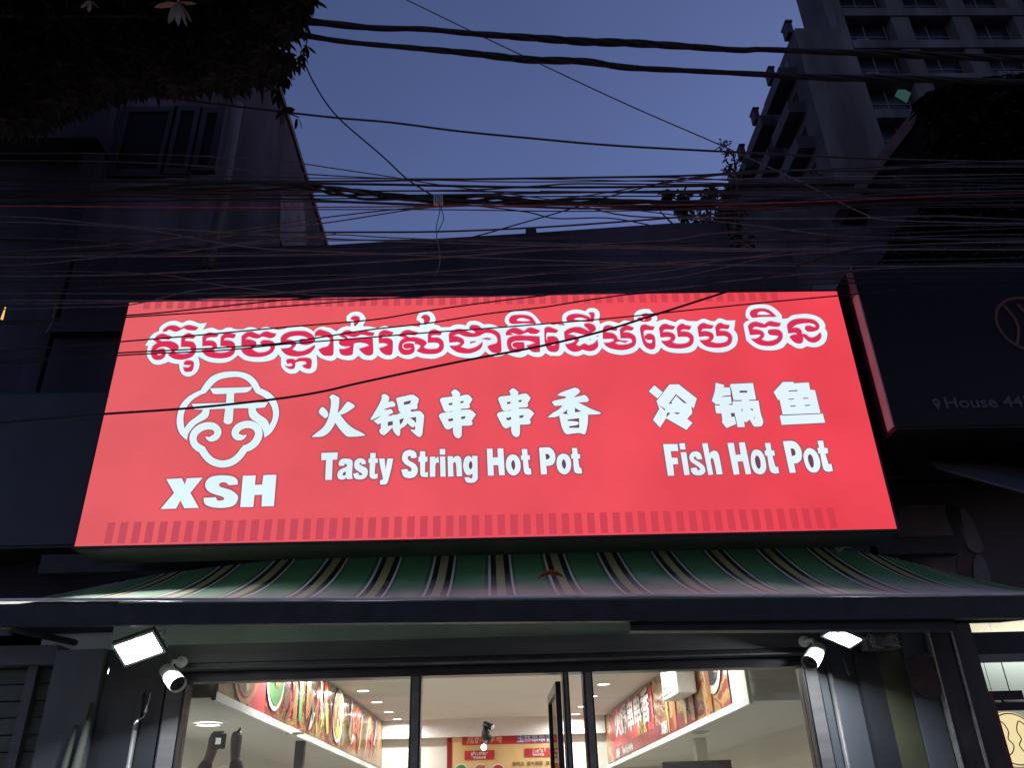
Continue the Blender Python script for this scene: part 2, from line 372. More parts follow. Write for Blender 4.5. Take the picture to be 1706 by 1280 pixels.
def downlight(x, y, z, on=True, lab=None, grp=None, r=.075, E=27):
    global DL
    t = thing('ceiling_downlight', (x, y, z), lab, 'downlight', grp)
    n = 20; ring = [(math.cos(2*math.pi*k/n), math.sin(2*math.pi*k/n)) for k in range(n)]
    v = [(x+c*r, y+s*r, z-.006) for c, s in ring]; f = [tuple(range(n))]
    mesh('diffuser', v, f, m_lamp if on else m_off, t)
    v = [(x+c*r, y+s*r, z-.012) for c, s in ring]+[(x+c*(r+.018), y+s*(r+.018), z-.012) for c, s in ring]+[(x+c*(r+.02), y+s*(r+.02), z) for c, s in ring]+[(x+c*r, y+s*r, z-.004) for c, s in ring]
    f = [(k, (k+1) % n, (k+1) % n+n, k+n) for k in range(n)]+[(k+n, (k+1) % n+n, (k+1) % n+2*n, k+2*n) for k in range(n)]+[(k, k+3*n, (k+1) % n+3*n, (k+1) % n) for k in range(n)]
    mesh('rim', v, f, m_trim, t, True)
    if on and E:
        l = bpy.data.lights.new('downlight_light', 'AREA'); l.shape = 'DISK'; l.size = r*1.8; l.energy = E; l.color = (1, .985, .95)
        lo = bpy.data.objects.new('downlight_light', l); COL.objects.link(lo); lo.location = (0, 0, -.02); lo.parent = t
        try: l.spread = math.radians(170)
        except Exception: pass
ys = [7.0, 8.2, 9.4, 10.6, 11.9, 13.3, 14.5]
wd = ['nearest the doorway', 'second from the doorway', 'third from the doorway', 'halfway along the row', 'third from the back wall', 'second from the back wall', 'nearest the back wall']
for i, y in enumerate(ys):
    downlight(-1.6, y, 2.9, True, 'round lit downlight in the left row of the raised ceiling, '+wd[i], 'downlights in the raised ceiling')
    downlight(1.37, y, 2.9, True, 'round lit downlight in the right row of the raised ceiling, '+wd[i], 'downlights in the raised ceiling')
p = at(395, 1192, 6.6)
def sofz(y, A, B): return A.z+(B.z-A.z)*(y-A.y)/(15.1-A.y)
downlight(-2.32, 7.15, sofz(7.15, LA, LB)-.01, True, 'lit oval downlight in the left soffit above the reflected phone', 'downlights in the soffits', .095, 42)
for i, (px, py) in enumerate(((487, 1228), (540, 1253), (577, 1272))):
    q = atz(px, py, 2.22); downlight(max(q.x, -2.6), q.y, sofz(q.y, LA, LB)-.006, False, 'unlit recessed downlight in the left soffit, '+['nearest the window', 'middle of the dark three', 'farthest from the window'][i], 'downlights in the soffits', .09)
for i, (px, py) in enumerate(((1165, 1222), (1078, 1254))):
    q = atz(px, py, 2.2); downlight(min(q.x, 2.6), q.y, sofz(q.y, RA, RB)-.006, False, 'unlit recessed downlight in the right soffit, '+['nearer the window', 'farther from the window'][i], 'downlights in the soffits', .09)
# dark hanging rail and column under the soffits
a = at(500, 1235, 8.9)
tag(bx('black_column', a.x-.045, a.x+.045, 8.9, 8.98, .1, a.z, m_black), 'slim dark post inside the left window below the soffit', 'post')
a, b = at(1103, 1271, 8.4), at(1218, 1268, 8.4)
tv = thing('wall_screen', (a.x, 8.4, 1.5), 'black screen top edge inside the right window under the soffit', 'screen')
bx('casing', a.x, b.x, 8.4, 8.46, a.z-.5, a.z+.005, m_black, tv, .006); MB().box(a.x+.02, b.x-.02, 8.392, 8.398, a.z-.48, a.z-.02).build('screen', m_darkwin, tv)
tag(bx('wall_pillar', 2.2, 2.32, 9.6, 9.75, .1, 2.19, m_iwall), 'cream square pillar against the right wall inside the shop', 'pillar')

# --- printed banners on the two fascias
def banner_mat(kind):
    m = bpy.data.materials.new('banner_print_'+kind); m.use_nodes = True
    n, l = m.node_tree.nodes, m.node_tree.links; b = n['Principled BSDF']; b.inputs['Roughness'].default_value = .18
    t = n.new('ShaderNodeTexCoord'); mp = n.new('ShaderNodeMapping'); mp.inputs['Scale'].default_value = (1, 1.1, 2.2)
    l.new(t.outputs['Object'], mp.inputs[0])
    w = n.new('ShaderNodeTexNoise'); w.inputs['Scale'].default_value = 3.0; w.inputs['Detail'].default_value = 9; w.inputs['Distortion'].default_value = 1.6; l.new(mp.outputs[0], w.inputs['Vector'])
    r = n.new('ShaderNodeValToRGB'); e = r.color_ramp.elements
    cols = [(.30, (.05, .04, .04)), (.40, (.17, .02, .02)), (.47, (.36, .04, .03)), (.51, (.48, .22, .05)), (.55, (.10, .16, .05)), (.60, (.22, .12, .07)), (.68, (.4, .34, .24))] if kind == 'food' else \
           [(.30, (.20, .08, .05)), (.45, (.35, .05, .05)), (.52, (.45, .3, .12)), (.60, (.5, .32, .1)), (.70, (.24, .14, .08))]
    while len(e) < len(cols): e.new(.5)
    for q, (p, c) in zip(e, cols): q.position = p; q.color = (*c, 1)
    l.new(w.outputs[0], r.inputs[0]); l.new(r.outputs[0], b.inputs['Base Color']); return m
m_food, m_food2 = banner_mat('food'), banner_mat('menu')
m_signred = mat('banner_red', (.42, .03, .035), .3, var=.1, scale=3)
m_signdark = mat('banner_maroon', (.22, .01, .02), .3, var=.1, scale=3)
m_pwhite = mat('print_white', (.62, .6, .56), .4, var=.03); m_pyel = mat('print_yellow', (.5, .36, .07), .4, var=.1)
m_pgreen = mat('print_green', (.07, .2, .05), .4, var=.2); m_porange = mat('print_orange', (.42, .13, .03), .4, var=.15); m_pbrown = mat('print_broth', (.22, .05, .02), .35, var=.5, scale=18)
m_pblue = mat('print_blue', (.12, .2, .6), .4, var=.05); m_gold = mat('board_gold', (.60, .42, .19), .5, var=.12, scale=2)
bl = thing('food_banner', (-1.86, 10, 2.5), 'long food photo banner of bowls and chilli on the left fascia', 'banner')
e = .012
def lz(y): return sofz(y, LA, LB)+.036
def lx(y): return LA.x+(LB.x-LA.x)*(y-LA.y)/(15.1-LA.y)
def rz(y): return sofz(y, RA, RB)+.036
def rx(y): return RA.x+(RB.x-RA.x)*(y-RA.y)/(15.1-RA.y)
mesh('sheet', [(lx(5.75)+e, 5.75, lz(5.75)), (lx(15)+e, 15, lz(15)), (lx(15)+e, 15, 2.89), (lx(5.75)+e, 5.75, 2.89)], [(0, 1, 2, 3)], m_food, bl)
def disc(par, name, side, y, z, ry, rz_, m, off, n=24, a0=0, a1=2*math.pi, inner=0):
    x = (lx(y)+off) if side < 0 else (rx(y)-off)
    pts = [(x, y+math.cos(a0+(a1-a0)*k/n)*ry, z+math.sin(a0+(a1-a0)*k/n)*rz_) for k in range(n+1)]
    if inner:
        q = [(x, y+(p[1]-y)*inner, z+(p[2]-z)*inner) for p in pts]
        return mesh(name, pts+q, [(k, k+1, k+n+2, k+n+1) for k in range(n)], m, par)
    return mesh(name, pts, [tuple(range(n))] if abs(a1-a0) > 6 else [tuple(range(n+1))], m, par)
mesh('red_field', [(lx(6.1)+.02, 6.45, lz(6.4)), (lx(6.9)+.02, 6.95, lz(6.9)), (lx(6.9)+.02, 6.95, 2.8), (lx(6.1)+.02, 6.75, 2.8)], [(0, 1, 2, 3)], m_signred, bl)
for y, z, r_, mm in ((6.35, 2.62, .3, m_pbrown), (7.25, 2.62, .26, m_pgreen), (10.4, 2.6, .3, m_pyel)):
    b0 = disc(bl, 'bowl_print', -1, y, z, r_*1.15, r_, m_pwhite if y > 7 else m_porange, .024); disc(bl, 'broth_print', -1, y, z, r_*.95, r_*.83, mm, .028)
    random.seed(int(y*10))
    for k in range(12):
        a_ = random.random()*6.28; q_ = random.random()*.6*r_
        disc(bl, 'topping_print', -1, y+math.cos(a_)*q_, z+math.sin(a_)*q_, .05, .04, random.choice([m_pyel, m_pwhite, m_porange, m_signred, m_pgreen]), .03+.001*k, 8)
random.seed(4)
for k in range(46):
    y = 7.6+random.random()*6.6; z0 = lz(y)+random.random()*.3; h = .1+random.random()*.35; w_ = .02+random.random()*.1
    x = lx(y)+.02+.0004*k; mm = random.choice([m_porange, m_pyel, m_pgreen, m_signred, m_pwhite, m_pbrown, m_pwhite, m_signdark])
    d_ = random.uniform(-.2, .2)
    mesh('skewer_print', [(x, y, z0), (x, y+w_, z0+.03), (x, y+w_*1.3+d_, min(z0+h, 2.86)), (x, y+d_, min(z0+h+.03, 2.88))], [(0, 1, 2, 3)], mm, bl)
br = thing('menu_banner', (1.9, 10, 2.5), 'red and brown printed banner with white lettering on the right fascia', 'banner')
mesh('sheet', [(rx(7.0)-e, 7.0, rz(7.0)), (rx(15)-e, 15, rz(15)), (rx(15)-e, 15, 2.89), (rx(7.0)-e, 7.0, 2.89)], [(3, 2, 1, 0)], m_food2, br)
mesh('red_field', [(rx(10.2)-.02, 10.4, rz(10.4)), (rx(14.5)-.02, 14.2, rz(14.2)), (rx(14.5)-.02, 14.2, 2.88), (rx(10.2)-.02, 10.4, 2.88)], [(3, 2, 1, 0)], m_signred, br)
mesh('maroon_band', [(rx(8.2)-.024, 8.2, rz(8.2)), (rx(13.9)-.024, 13.9, rz(13.9)), (rx(13.9)-.024, 13.9, rz(13.9)+.17), (rx(8.6)-.024, 8.6, rz(8.6)+.14)], [(3, 2, 1, 0)], m_signdark, br)
for y0, y1, mm in ((8.25, 8.4, m_porange), (8.6, 8.7, m_pyel), (9.1, 9.25, m_porange), (9.5, 9.55, m_pyel), (7.55, 7.65, m_porange)):
    mesh('stripe_print', [(rx(y0)-.028, y0, rz(y0)+.02), (rx(y1)-.028, y1, rz(y1)+.02), (rx(y1)-.028, y1+.1, 2.8), (rx(y0)-.028, y0, 2.8)], [(3, 2, 1, 0)], mm, br)
disc(br, 'bowl_print', 1, 7.45, 2.72, .34, .3, m_pwhite, .024); disc(br, 'broth_print', 1, 7.45, 2.74, .29, .25, m_darkwin, .028)
mY = Vector((0, -1, 0))
text_mesh('lettering', '火锅串串香', .42, m_pwhite, br, Vector((rx(12)-.03, 13.7, 2.50)), mY, Z, off=.012, sx=1.5)
text_mesh('lettering', 'XSH', .15, m_pwhite, br, Vector((rx(13)-.03, 13.8, rz(13.8)+.03)), mY, Z, off=.012, sx=1.4)
text_mesh('lettering', 'Tasty String Hot Pot', .12, m_pwhite, br, Vector((rx(12.6)-.03, 13.1, rz(13)+.04)), mY, Z, off=.006)
text_mesh('lettering', '冷锅鱼', .24, m_pyel, br, Vector((rx(11)-.032, 11.6, rz(11)+.16)), mY, Z, off=.008)
text_mesh('lettering', 'XSH', .15, m_pwhite, br, Vector((rx(9.8)-.03, 9.95, rz(10)+.04)), mY, Z, off=.012, sx=1.2)
# air conditioner head over the banner
a0, a1 = 8.0, 8.75
ac = thing('air_conditioner', (rx(8.3)-.1, 8.3, 2.6), 'white wall air conditioner mounted over the right banner', 'air conditioner')
bx('casing', rx(8.3)-.22, rx(8.3)-.035, a0, a1, 2.49, 2.80, m_white, ac, .02)
for k in range(2): MB().box(rx(8.3)-.224, rx(8.3)-.221, a0+.08, a1-.08, 2.53+k*.07, 2.537+k*.07).build('vent_slot', m_black, ac)

# --- menu board on the back wall
mb = thing('menu_board', (.2, 15, 2), 'gold menu board with red title strip on the back wall of the shop', 'menu board')
def bp(px, py): q = at(px, py, 15.0); return q
A, B = bp(745, 1221), bp(932, 1215)
MB().box(A.x, B.x, 15.02, 15.06, .9, A.z).build('panel', m_gold, mb)
MB().box(A.x, A.x+.085, 15.012, 15.018, .9, A.z-.005).build('side_strip', m_signdark, mb)
C0, C1 = bp(770, 1226), bp(924, 1238)
MB().box(C0.x, C1.x, 15.008, 15.016, C1.z, C0.z).build('title_strip', m_signred, mb)
hh = C0.z-C1.z
text_mesh('lettering', '成都老字号', hh*.86, mat('print_pink', (.75, .35, .25), .4, var=.03), mb, Vector((C0.x+.08, 15.002, C1.z+hh*.2)), X, Z, off=.003, sx=.92)
text_mesh('lettering', '玉林串串香', hh*.86, m_pblue, mb, Vector((C0.x+.93, 15.002, C1.z+hh*.2)), X, Z, off=.010, sx=.92)
text_mesh('lettering', '玉林串串香', hh*.86, m_pwhite, mb, Vector((C0.x+.93, 14.999, C1.z+hh*.2)), X, Z, off=.001, sx=.92)
for (x0, y0, x1, y1, s1, s2) in ((774, 1252, 824, 1266, 'ខ្ទិះសាច់គោ', '特色串串香'), (874, 1248, 920, 1261, 'ស៊ុបជាតិដើម', '特色冷锅鱼')):
    a, b = bp(x0, y0), bp(x1, y1)
    MB().box(a.x, b.x, 15.006, 15.014, b.z, a.z).build('label_strip', m_signred, mb)
    h_ = a.z-b.z
    text_mesh('lettering', s1, h_*.5, m_pwhite, mb, Vector(((a.x+b.x)/2, 15.000, b.z+h_*.5)), X, Z, off=.002, sx=.8, align='CENTER')
    text_mesh('lettering', s2, h_*.3, m_pwhite, mb, Vector(((a.x+b.x)/2, 15.000, b.z+h_*.12)), X, Z, off=.001, align='CENTER')
a = bp(853, 1277)
text_mesh('lettering', '冒鸭血  冒牛蹄筋  冒毛肚', .07, mat('print_brown', (.12, .05, .03), .5), mb, Vector((a.x, 15.0, a.z-.0)), X, Z, off=.001)
for px, mm in ((768, m_pgreen), (800, m_porange), (830, m_signred)):
    a = bp(px, 1286)
    for r_, m_, yy in ((.12, m_pwhite, 15.004), (.1, mm, 15.0)):
        mesh('bowl_print', [(a.x+math.cos(k*.3142)*r_, yy, a.z+math.sin(k*.3142)*r_) for k in range(20)], [tuple(range(19, -1, -1))], m_, mb)

# --- spotlight on a stand in the doorway
q = at(806, 1222, 9.0)
st = thing('stand_light', (q.x, 9, 0), 'black clip lamp head on a pole in the middle of the doorway, bulb glowing beneath', 'stand light')
MB().tube([(q.x, 9, .1), (q.x, 9, q.z-.30)], .008, 8).build('pole', m_black, st, True)
c = at(812, 1210, 9.0)
MB().tube([c+Vector((-.035, .02, .018)), c+Vector((.05, -.03, -.02))], [.03, .034], 14).build('lamp_head', m_black, st, True)
MB().tube([c+Vector((.051, -.0305, -.0205)), c+Vector((.054, -.032, -.0225))], [.029, .029], 14).build('lamp_lens', m_trim, st, True)
MB().tube([c+Vector((-.02, 0, .04)), c+Vector((-.03, 0, -.02)), c+Vector((-.02, 0, -.07)), c+Vector((.0, 0, -.12)), c+Vector((-.01, 0, -.17))], [.012, .02, .045, .05, .02], 12).build('bracket', m_black, st, True)
g = at(806, 1246, 8.97)
b_ = MB(); b_.tube([g+Vector((0, 0, .03)), g+Vector((0, 0, .02)), g, g-Vector((0, 0, .02)), g-Vector((0, 0, .03))], [.004, .022, .03, .022, .004], 14)
b_.build('bulb', emat('bulb_glow', (1, .98, .95), 10), st, True)

# ------------------------------------------------------------------ awning
def s_awn(px, py): return at(px, py, 5.2)
BK = [(-3.3, 2.80), (-2.73, 2.906), (-2.225, 2.995), (-1.81, 3.04), (-1.5, 3.07), (-.8, 3.095), (.14, 3.11), (1.1, 3.115), (2.0, 3.105), (2.4, 3.06), (2.7, 3.01), (3.217, 2.86), (3.7, 2.76)]
def back_z(x):
    for (a, za), (b, zb) in zip(BK, BK[1:]):
        if x <= b: return za+(zb-za)*(x-a)/(b-a)
    return BK[-1][1]
AX0, AX1 = -3.05, 3.35
def front_z(x): return 2.523-.0165*(x+.9)+.003*math.sin(x*2.1)
def awn(x, t):
    """t 0 front .. 1 back"""
    zf, zb = front_z(x), back_z(x)
    sag = (.014*math.sin(x*5.2+1.0)+.007*math.sin(x*13.1+t*3)+.004*math.sin(x*29+t*9))*t*(1-t)*1.6+.02*math.sin(x*2.3)*t*(1-t)*2
    return Vector((x*(1-.035*t), 3.9+1.3*t, zf+(zb-zf)*(.42*t+.58*t*t)+sag))
aw = thing('awning', (0, 4.5, 2.5), 'striped green, olive and white fabric awning sagging below the red sign', 'awning')
m_aw = bpy.data.materials.new('striped_canvas'); m_aw.use_nodes = True
n, l = m_aw.node_tree.nodes, m_aw.node_tree.links; b = n['Principled BSDF']; b.inputs['Roughness'].default_value = .75; b.inputs['Specular IOR Level'].default_value = .25
uv = n.new('ShaderNodeUVMap'); sx = n.new('ShaderNodeSeparateXYZ'); l.new(uv.outputs[0], sx.inputs[0])
fr = n.new('ShaderNodeMath'); fr.operation = 'FRACT'; l.new(sx.outputs[0], fr.inputs[0])
rp = n.new('ShaderNodeValToRGB'); rp.color_ramp.interpolation = 'CONSTANT'; e = rp.color_ramp.elements
gr, dk, ol, wh, mid = (.095, .26, .125), (.014, .024, .024), (.42, .40, .20), (.70, .68, .60), (.06, .13, .085)
seq = [(0, wh), (.035, dk), (.10, ol), (.115, ol), (.235, dk), (.315, wh), (.345, mid), (.40, gr), (.92, mid)]
seq = [(0, wh), (.04, dk), (.13, ol), (.27, dk), (.37, wh), (.41, mid), (.45, gr), (.94, mid)]
while len(e) < len(seq): e.new(.5)
for q, (p, c) in zip(e, seq): q.position = p; q.color = (*c, 1)
l.new(fr.outputs[0], rp.inputs[0])
nz = n.new('ShaderNodeTexNoise'); nz.inputs['Scale'].default_value = 3.5; nz.inputs['Detail'].default_value = 8; tcn = n.new('ShaderNodeTexCoord'); l.new(tcn.outputs['Object'], nz.inputs['Vector'])
# pale pink outer half: glow spilling from the sign, painted into the cloth colour
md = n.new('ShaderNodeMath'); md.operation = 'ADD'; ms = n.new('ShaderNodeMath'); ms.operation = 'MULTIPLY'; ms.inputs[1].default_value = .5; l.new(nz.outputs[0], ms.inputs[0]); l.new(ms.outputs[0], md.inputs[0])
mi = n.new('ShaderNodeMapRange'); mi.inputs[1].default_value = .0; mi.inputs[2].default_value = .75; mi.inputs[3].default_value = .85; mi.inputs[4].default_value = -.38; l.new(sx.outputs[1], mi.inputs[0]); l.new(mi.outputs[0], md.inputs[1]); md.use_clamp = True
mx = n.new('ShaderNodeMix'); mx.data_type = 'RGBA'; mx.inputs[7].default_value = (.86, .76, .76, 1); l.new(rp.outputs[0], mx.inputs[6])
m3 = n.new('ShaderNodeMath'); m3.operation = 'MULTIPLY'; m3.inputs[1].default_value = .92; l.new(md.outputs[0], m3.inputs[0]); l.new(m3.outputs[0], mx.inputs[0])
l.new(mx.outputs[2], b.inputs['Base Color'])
nb_ = n.new('ShaderNodeTexNoise'); nb_.inputs['Scale'].default_value = 14; nb_.inputs['Detail'].default_value = 6; bpn = n.new('ShaderNodeBump'); bpn.inputs['Strength'].default_value = .5; bpn.inputs['Distance'].default_value = .012; l.new(tcn.outputs['Object'], nb_.inputs['Vector']); l.new(nb_.outputs[0], bpn.inputs['Height']); l.new(bpn.outputs[0], b.inputs['Normal'])
tr = n.new('ShaderNodeBsdfTranslucent'); l.new(mx.outputs[2], tr.inputs[0]); ms2 = n.new('ShaderNodeMixShader'); ms2.inputs[0].default_value = .28
l.new(b.outputs[0], ms2.inputs[1]); l.new(tr.outputs[0], ms2.inputs[2]); l.new(ms2.outputs[0], n['Material Output'].inputs[0])
NX, NT = 180, 24
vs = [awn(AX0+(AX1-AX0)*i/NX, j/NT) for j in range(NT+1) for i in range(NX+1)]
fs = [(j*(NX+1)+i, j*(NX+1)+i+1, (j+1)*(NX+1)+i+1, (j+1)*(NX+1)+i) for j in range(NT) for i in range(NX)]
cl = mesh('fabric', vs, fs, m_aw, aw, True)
ul = cl.data.uv_layers.new(name='UVMap')
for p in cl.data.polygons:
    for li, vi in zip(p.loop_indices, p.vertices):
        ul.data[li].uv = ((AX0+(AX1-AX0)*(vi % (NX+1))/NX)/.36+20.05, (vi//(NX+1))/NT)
# white hem, cassette beam, arms
MB().tube([awn(AX0+(AX1-AX0)*i/60, 0)+Vector((0, -.006, .004)) for i in range(61)], .0075, 6).build('hem', mat('hem_white', (.7, .68, .68), .5), aw, True)
def beam(x0, x1, y0, y1, zt, zb, m, nm, par):
    v = []
    for x in (x0, x1):
        f0 = front_z(x)
        v += [(x, y0, f0-zb), (x, y1, f0-zb), (x, y1, f0-zt), (x, y0, f0-zt)]
    return mesh(nm, v, [(0, 1, 2, 3), (7, 6, 5, 4), (0, 4, 5, 1), (3, 2, 6, 7), (0, 3, 7, 4), (1, 5, 6, 2)], m, par)
beam(AX0, AX1, 3.895, 3.94, .012, .112, m_black, 'front_bar', aw)
beam(.66, 2.23, 3.945, 4.02, .05, .150, m_black, 'roller_housing', aw)
beam(AX0, AX1, 3.942, 3.965, .03, .07, m_frame, 'valance_rail', aw)
for x in (-2.75, 2.9):
    MB().tube([(x, 3.96, front_z(x)-.06), (x*.985, 4.6, front_z(x)+.02), (x*.97, 5.4, 2.62)], .02, 8).build('arm', m_black, aw, True)
MB().box(-2.9, 3.1, 5.2, 5.3, 3.02, 3.14).build('wall_rail', m_black, aw)
# fallen dry leaf on the cloth
q = at(918, 969, 4.08)
lf = []
for k in range(9):
    t = k/8; w = .030*math.sin(math.pi*min(1, t*.95+.03))**.8
    lf.append((t*.13-.065, w, .022*math.sin(t*3)+.02))
v = [q+Vector((a_, 0.0, c_+b_*.55)) for a_, b_, c_ in lf]+[q+Vector((a_, .03, c_)) for a_, b_, c_ in lf]+[q+Vector((a_, -.005, c_-b_*.4)) for a_, b_, c_ in lf]
tag(mesh('dry_leaf', v, [(k, k+1, k+10, k+9) for k in range(8)]+[(k+9, k+10, k+19, k+18) for k in range(8)], mat('dry_leaf_brown', (.42, .17, .06), .7, var=.2, scale=40)), 'curled brown dry leaf lying on the awning cloth', 'leaf')

# ------------------------------------------------------------------ the red light box sign
SX0, SX1, SZ0, SZ1, SY = -2.392, 2.406, 3.013, 4.699, 4.6
sg = thing('light_box_sign', (0, 4.75, 3.0), 'large glowing red light box sign with white Khmer, Chinese and English lettering', 'sign')
m_face = emat('sign_red_vinyl', (.775, .116, .136), 1.0, grad=((.86, .063, .092), -2.2, 2.0), noise=.075)
m_face_bar = emat('sign_bar_vinyl', (.56, .078, .115), 1.0, grad=((.66, .046, .072), -2.2, 2.3))
m_swhite = emat('sign_white_vinyl', (.74, .94, .98), 1.0, grad=((.80, .92, 1.0), -2.4, 2.4), noise=.05)
m_sred = emat('khmer_red_vinyl', (.72, .03, .095), 1.0)
m_sdark = emat('letter_edge_vinyl', (.36, .09, .13), 1.0)
m_shalo = emat('letter_halo_vinyl', (.56, .092, .122), 1.0)  # darker rings put the halo round the glowing letters into colour
m_sdim = emat('letter_counter_vinyl', (.17, .06, .095), 1.0)
MB().box(SX0-.012, SX1+.012, SY+.012, SY+.33, SZ0-.012, SZ1+.012).build('casing', mat('sign_casing', (.11, .12, .10), .5, metal=.2, var=.2, scale=4), sg)
bx('face', SX0, SX1, SY, SY+.010, SZ0, SZ1, m_face, sg)
fr_ = MB().box(SX0-.014, SX0, SY-.004, SY+.011, SZ0-.014, SZ1+.014).box(SX1, SX1+.014, SY-.004, SY+.011, SZ0-.014, SZ1+.014).box(SX0, SX1, SY-.004, SY+.011, SZ1, SZ1+.014).box(SX0, SX1, SY-.004, SY+.011, SZ0-.014, SZ0)
fr_.build('edge_trim', m_black, sg)
# pleated bars printed along both long edges
bars = MB()
def bar(x, w, z0, z1, o): o.add([(x, SY-.0012, z0), (x+w, SY-.0012, z0), (x+w, SY-.0012, z1), (x, SY-.0012, z1)], [(0, 1, 2, 3)])
x = at(173, 905, SY).x; k = 0
while x < 2.02: bar(x, .044, 3.026, 3.152, bars); x += .0757
x = at(240, 505, SY).x
while x < 2.02: bar(x, .044, 4.628, 4.699, bars); x += .0757
bars.build('printed_bars', m_face_bar, sg)['kind'] = 'stuff'

def to_plane(P, reg, Y):
    x0, y0, w = reg; k = w/1706
    return [at(x0+p.x*k, y0+p.y*k, Y) for p in P]
def polyfill(o, contours, Y, flip=False):
    cs = [[Vector((p.x, p.z, 0)) for p in c] for c in contours]
    tri = tessellate_polygon(cs); pts = [p for c in contours for p in c]
    o.add([Vector((p.x, Y, p.z)) for p in pts], [tuple(t) for t in tri])
def outline(o, c, d, Y):
    n = len(c); ar = sum(c[i].x*c[(i+1) % n].z-c[(i+1) % n].x*c[i].z for i in range(n)); s = 1 if ar > 0 else -1
    nr = []
    for i in range(n):
        t = (c[(i+1) % n]-c[i-1]); t.y = 0
        L = t.length or 1; nr.append(Vector((t.z/L*s, 0, -t.x/L*s)))
    v = [Vector((p.x, Y, p.z)) for p in c]+[Vector((p.x+q.x*d, Y, p.z+q.z*d)) for p, q in zip(c, nr)]
    o.add(v, [(i, (i+1) % n, (i+1) % n+n, i+n) for i in range(n)])
def glyph(name, reg, outers, holes=(), slits=(), mt=None, lay=1, edge=.0058, seg=5):
    Yl = SY-.0015*lay-.001
    g = MB(); eb = MB(); cb = MB()
    hs = []
    for h in holes: P, F = parse(h); hs.append(to_plane(cr(P, True, seg, F), reg, Yl))
    for k, s in enumerate(outers):
        P, F = parse(s); c = to_plane(cr(P, True, seg, F), reg, Yl)
        polyfill(g, [c]+(hs if k == 0 else []), Yl-.00002*k)
        if edge: outline(eb, c, edge, Yl+.0006)
    o = g.build(name, mt or m_swhite, sg)
    if edge:
        eb.build('edge', m_sdark, o); hb = MB()
        for s in outers:
            P, F = parse(s); outline(hb, to_plane(cr(P, True, seg, F), reg, SY), edge*2.3, Yl+.0012)
        hb.build('halo_edge', m_shalo, o)
    for s in hs: cb = MB(); polyfill(cb, [s], Yl+.0004); cb.build('counter', m_sdim, o)
    for s in slits: P, F = parse(s); cb = MB(); polyfill(cb, [to_plane(cr(P, True, 3, F), reg, Yl)], Yl-.0008); cb.build('counter', m_sdim, o)
    return o
G = glyph
rA, rB, rC, rD, rE, rF, rG, rL = (510, 640, 220), (720, 640, 290), (525, 740, 280), (800, 740, 180), (1075, 630, 200), (1175, 630, 210), (1060, 620, 360), (250, 600, 1185*0+250*1706/1185)
G('chinese_character', rA, ["300,170! 330,140 360,140 430,180! 425,270 415,370 520,240! 550,230 620,270! 625,295 560,345 500,380 440,400! 480,450 540,520 620,580 700,620 760,655! 745,668 640,680 540,680 500,655 440,590 375,500! 345,560 290,630 220,675 150,685 80,685! 85,670 150,620 220,560 270,480 300,390 318,290 320,210", "205,300 235,310 270,350 286,395 270,430 240,440 210,415 180,390 165,365 175,330"])
G('chinese_character', rA, ["830,455! 870,390 940,270 975,190 975,150! 1000,130 1040,140 1075,170! 1070,200 1060,235! 1120,225 1155,265! 1140,290 1080,300 1000,330! 1040,335 1090,325 1115,345 1125,370! 1060,405! 1055,412 1110,410! 1115,400 1175,395 1225,365! 1200,350 1190,300 1165,200! 1175,180 1280,155 1380,140 1455,190! 1450,230 1435,270 1440,305! 1420,325 1360,325! 1355,358 1430,350 1480,355 1525,405! 1515,520 1500,650! 1480,680 1460,685 1410,655 1345,590! 1375,590 1405,600! 1410,545 1380,560 1350,545 1310,505! 1280,540 1215,585! 1215,640 1200,670 1180,668 1150,640 1125,600 1115,560! 1060,620 1005,665! 960,640 945,600! 965,570 965,505! 930,520 900,500 870,475! 930,440 970,410! 900,440 850,465"],
  ["1260,235! 1355,210! 1345,255! 1265,270!", "1055,490! 1120,480! 1120,530! 1055,545!", "1205,460! 1265,440! 1245,490 1215,530!", "1330,440! 1420,425! 1420,500 1400,480! 1360,450"])
CH_ = "75,155! 100,135 190,125! 200,115 185,80! 215,55 240,60 275,90! 270,120! 350,105 395,150! 375,185! 365,200 370,225 350,238 280,243! 280,255! 375,255 430,300! 400,340 385,365! 395,380 380,405 290,410! 288,500 270,528 245,530 220,510 205,470 205,425! 160,445 130,435 100,385 65,315! 80,292 130,280! 200,270! 200,262! 150,275 120,265 100,220"
CHH = ["160,190! 200,183! 197,205! 165,208!", "275,172! 310,165! 303,187! 277,188!", "153,345! 205,335! 203,362! 165,368!", "283,322! 330,315! 318,342! 285,345!"]
G('chinese_character', rB, [CH_], CHH)
k_ = 290/1706
G('chinese_character', (720+570*k_, 640-11*k_, 290), [CH_], CHH)
G('chinese_character', rB, ["1175,180! 1195,165 1310,138! 1310,122! 1225,112! 1260,85 1340,55 1400,35! 1435,50 1450,75! 1420,105 1385,128! 1400,128! 1450,118 1500,110 1535,150! 1520,175 1430,180! 1480,205 1560,245 1650,280! 1640,295 1540,300! 1528,300! 1525,380 1515,440 1500,490! 1480,492 1440,480 1350,490 1330,495! 1300,480 1270,420 1250,330! 1245,310! 1200,325 1130,328! 1180,285 1240,250 1280,210! 1200,215!"],
  ["1275,290! 1330,250 1320,270 1330,298!", "1398,232! 1460,270! 1400,278!", "1325,350! 1440,335! 1442,430! 1345,430! 1340,415! 1425,400 1425,370 1330,362!"])
L = 'letter'
G(L, rC, ["63,92! 230,86! 224,158! 178,160! 170,365! 102,365! 112,162! 63,165!"])
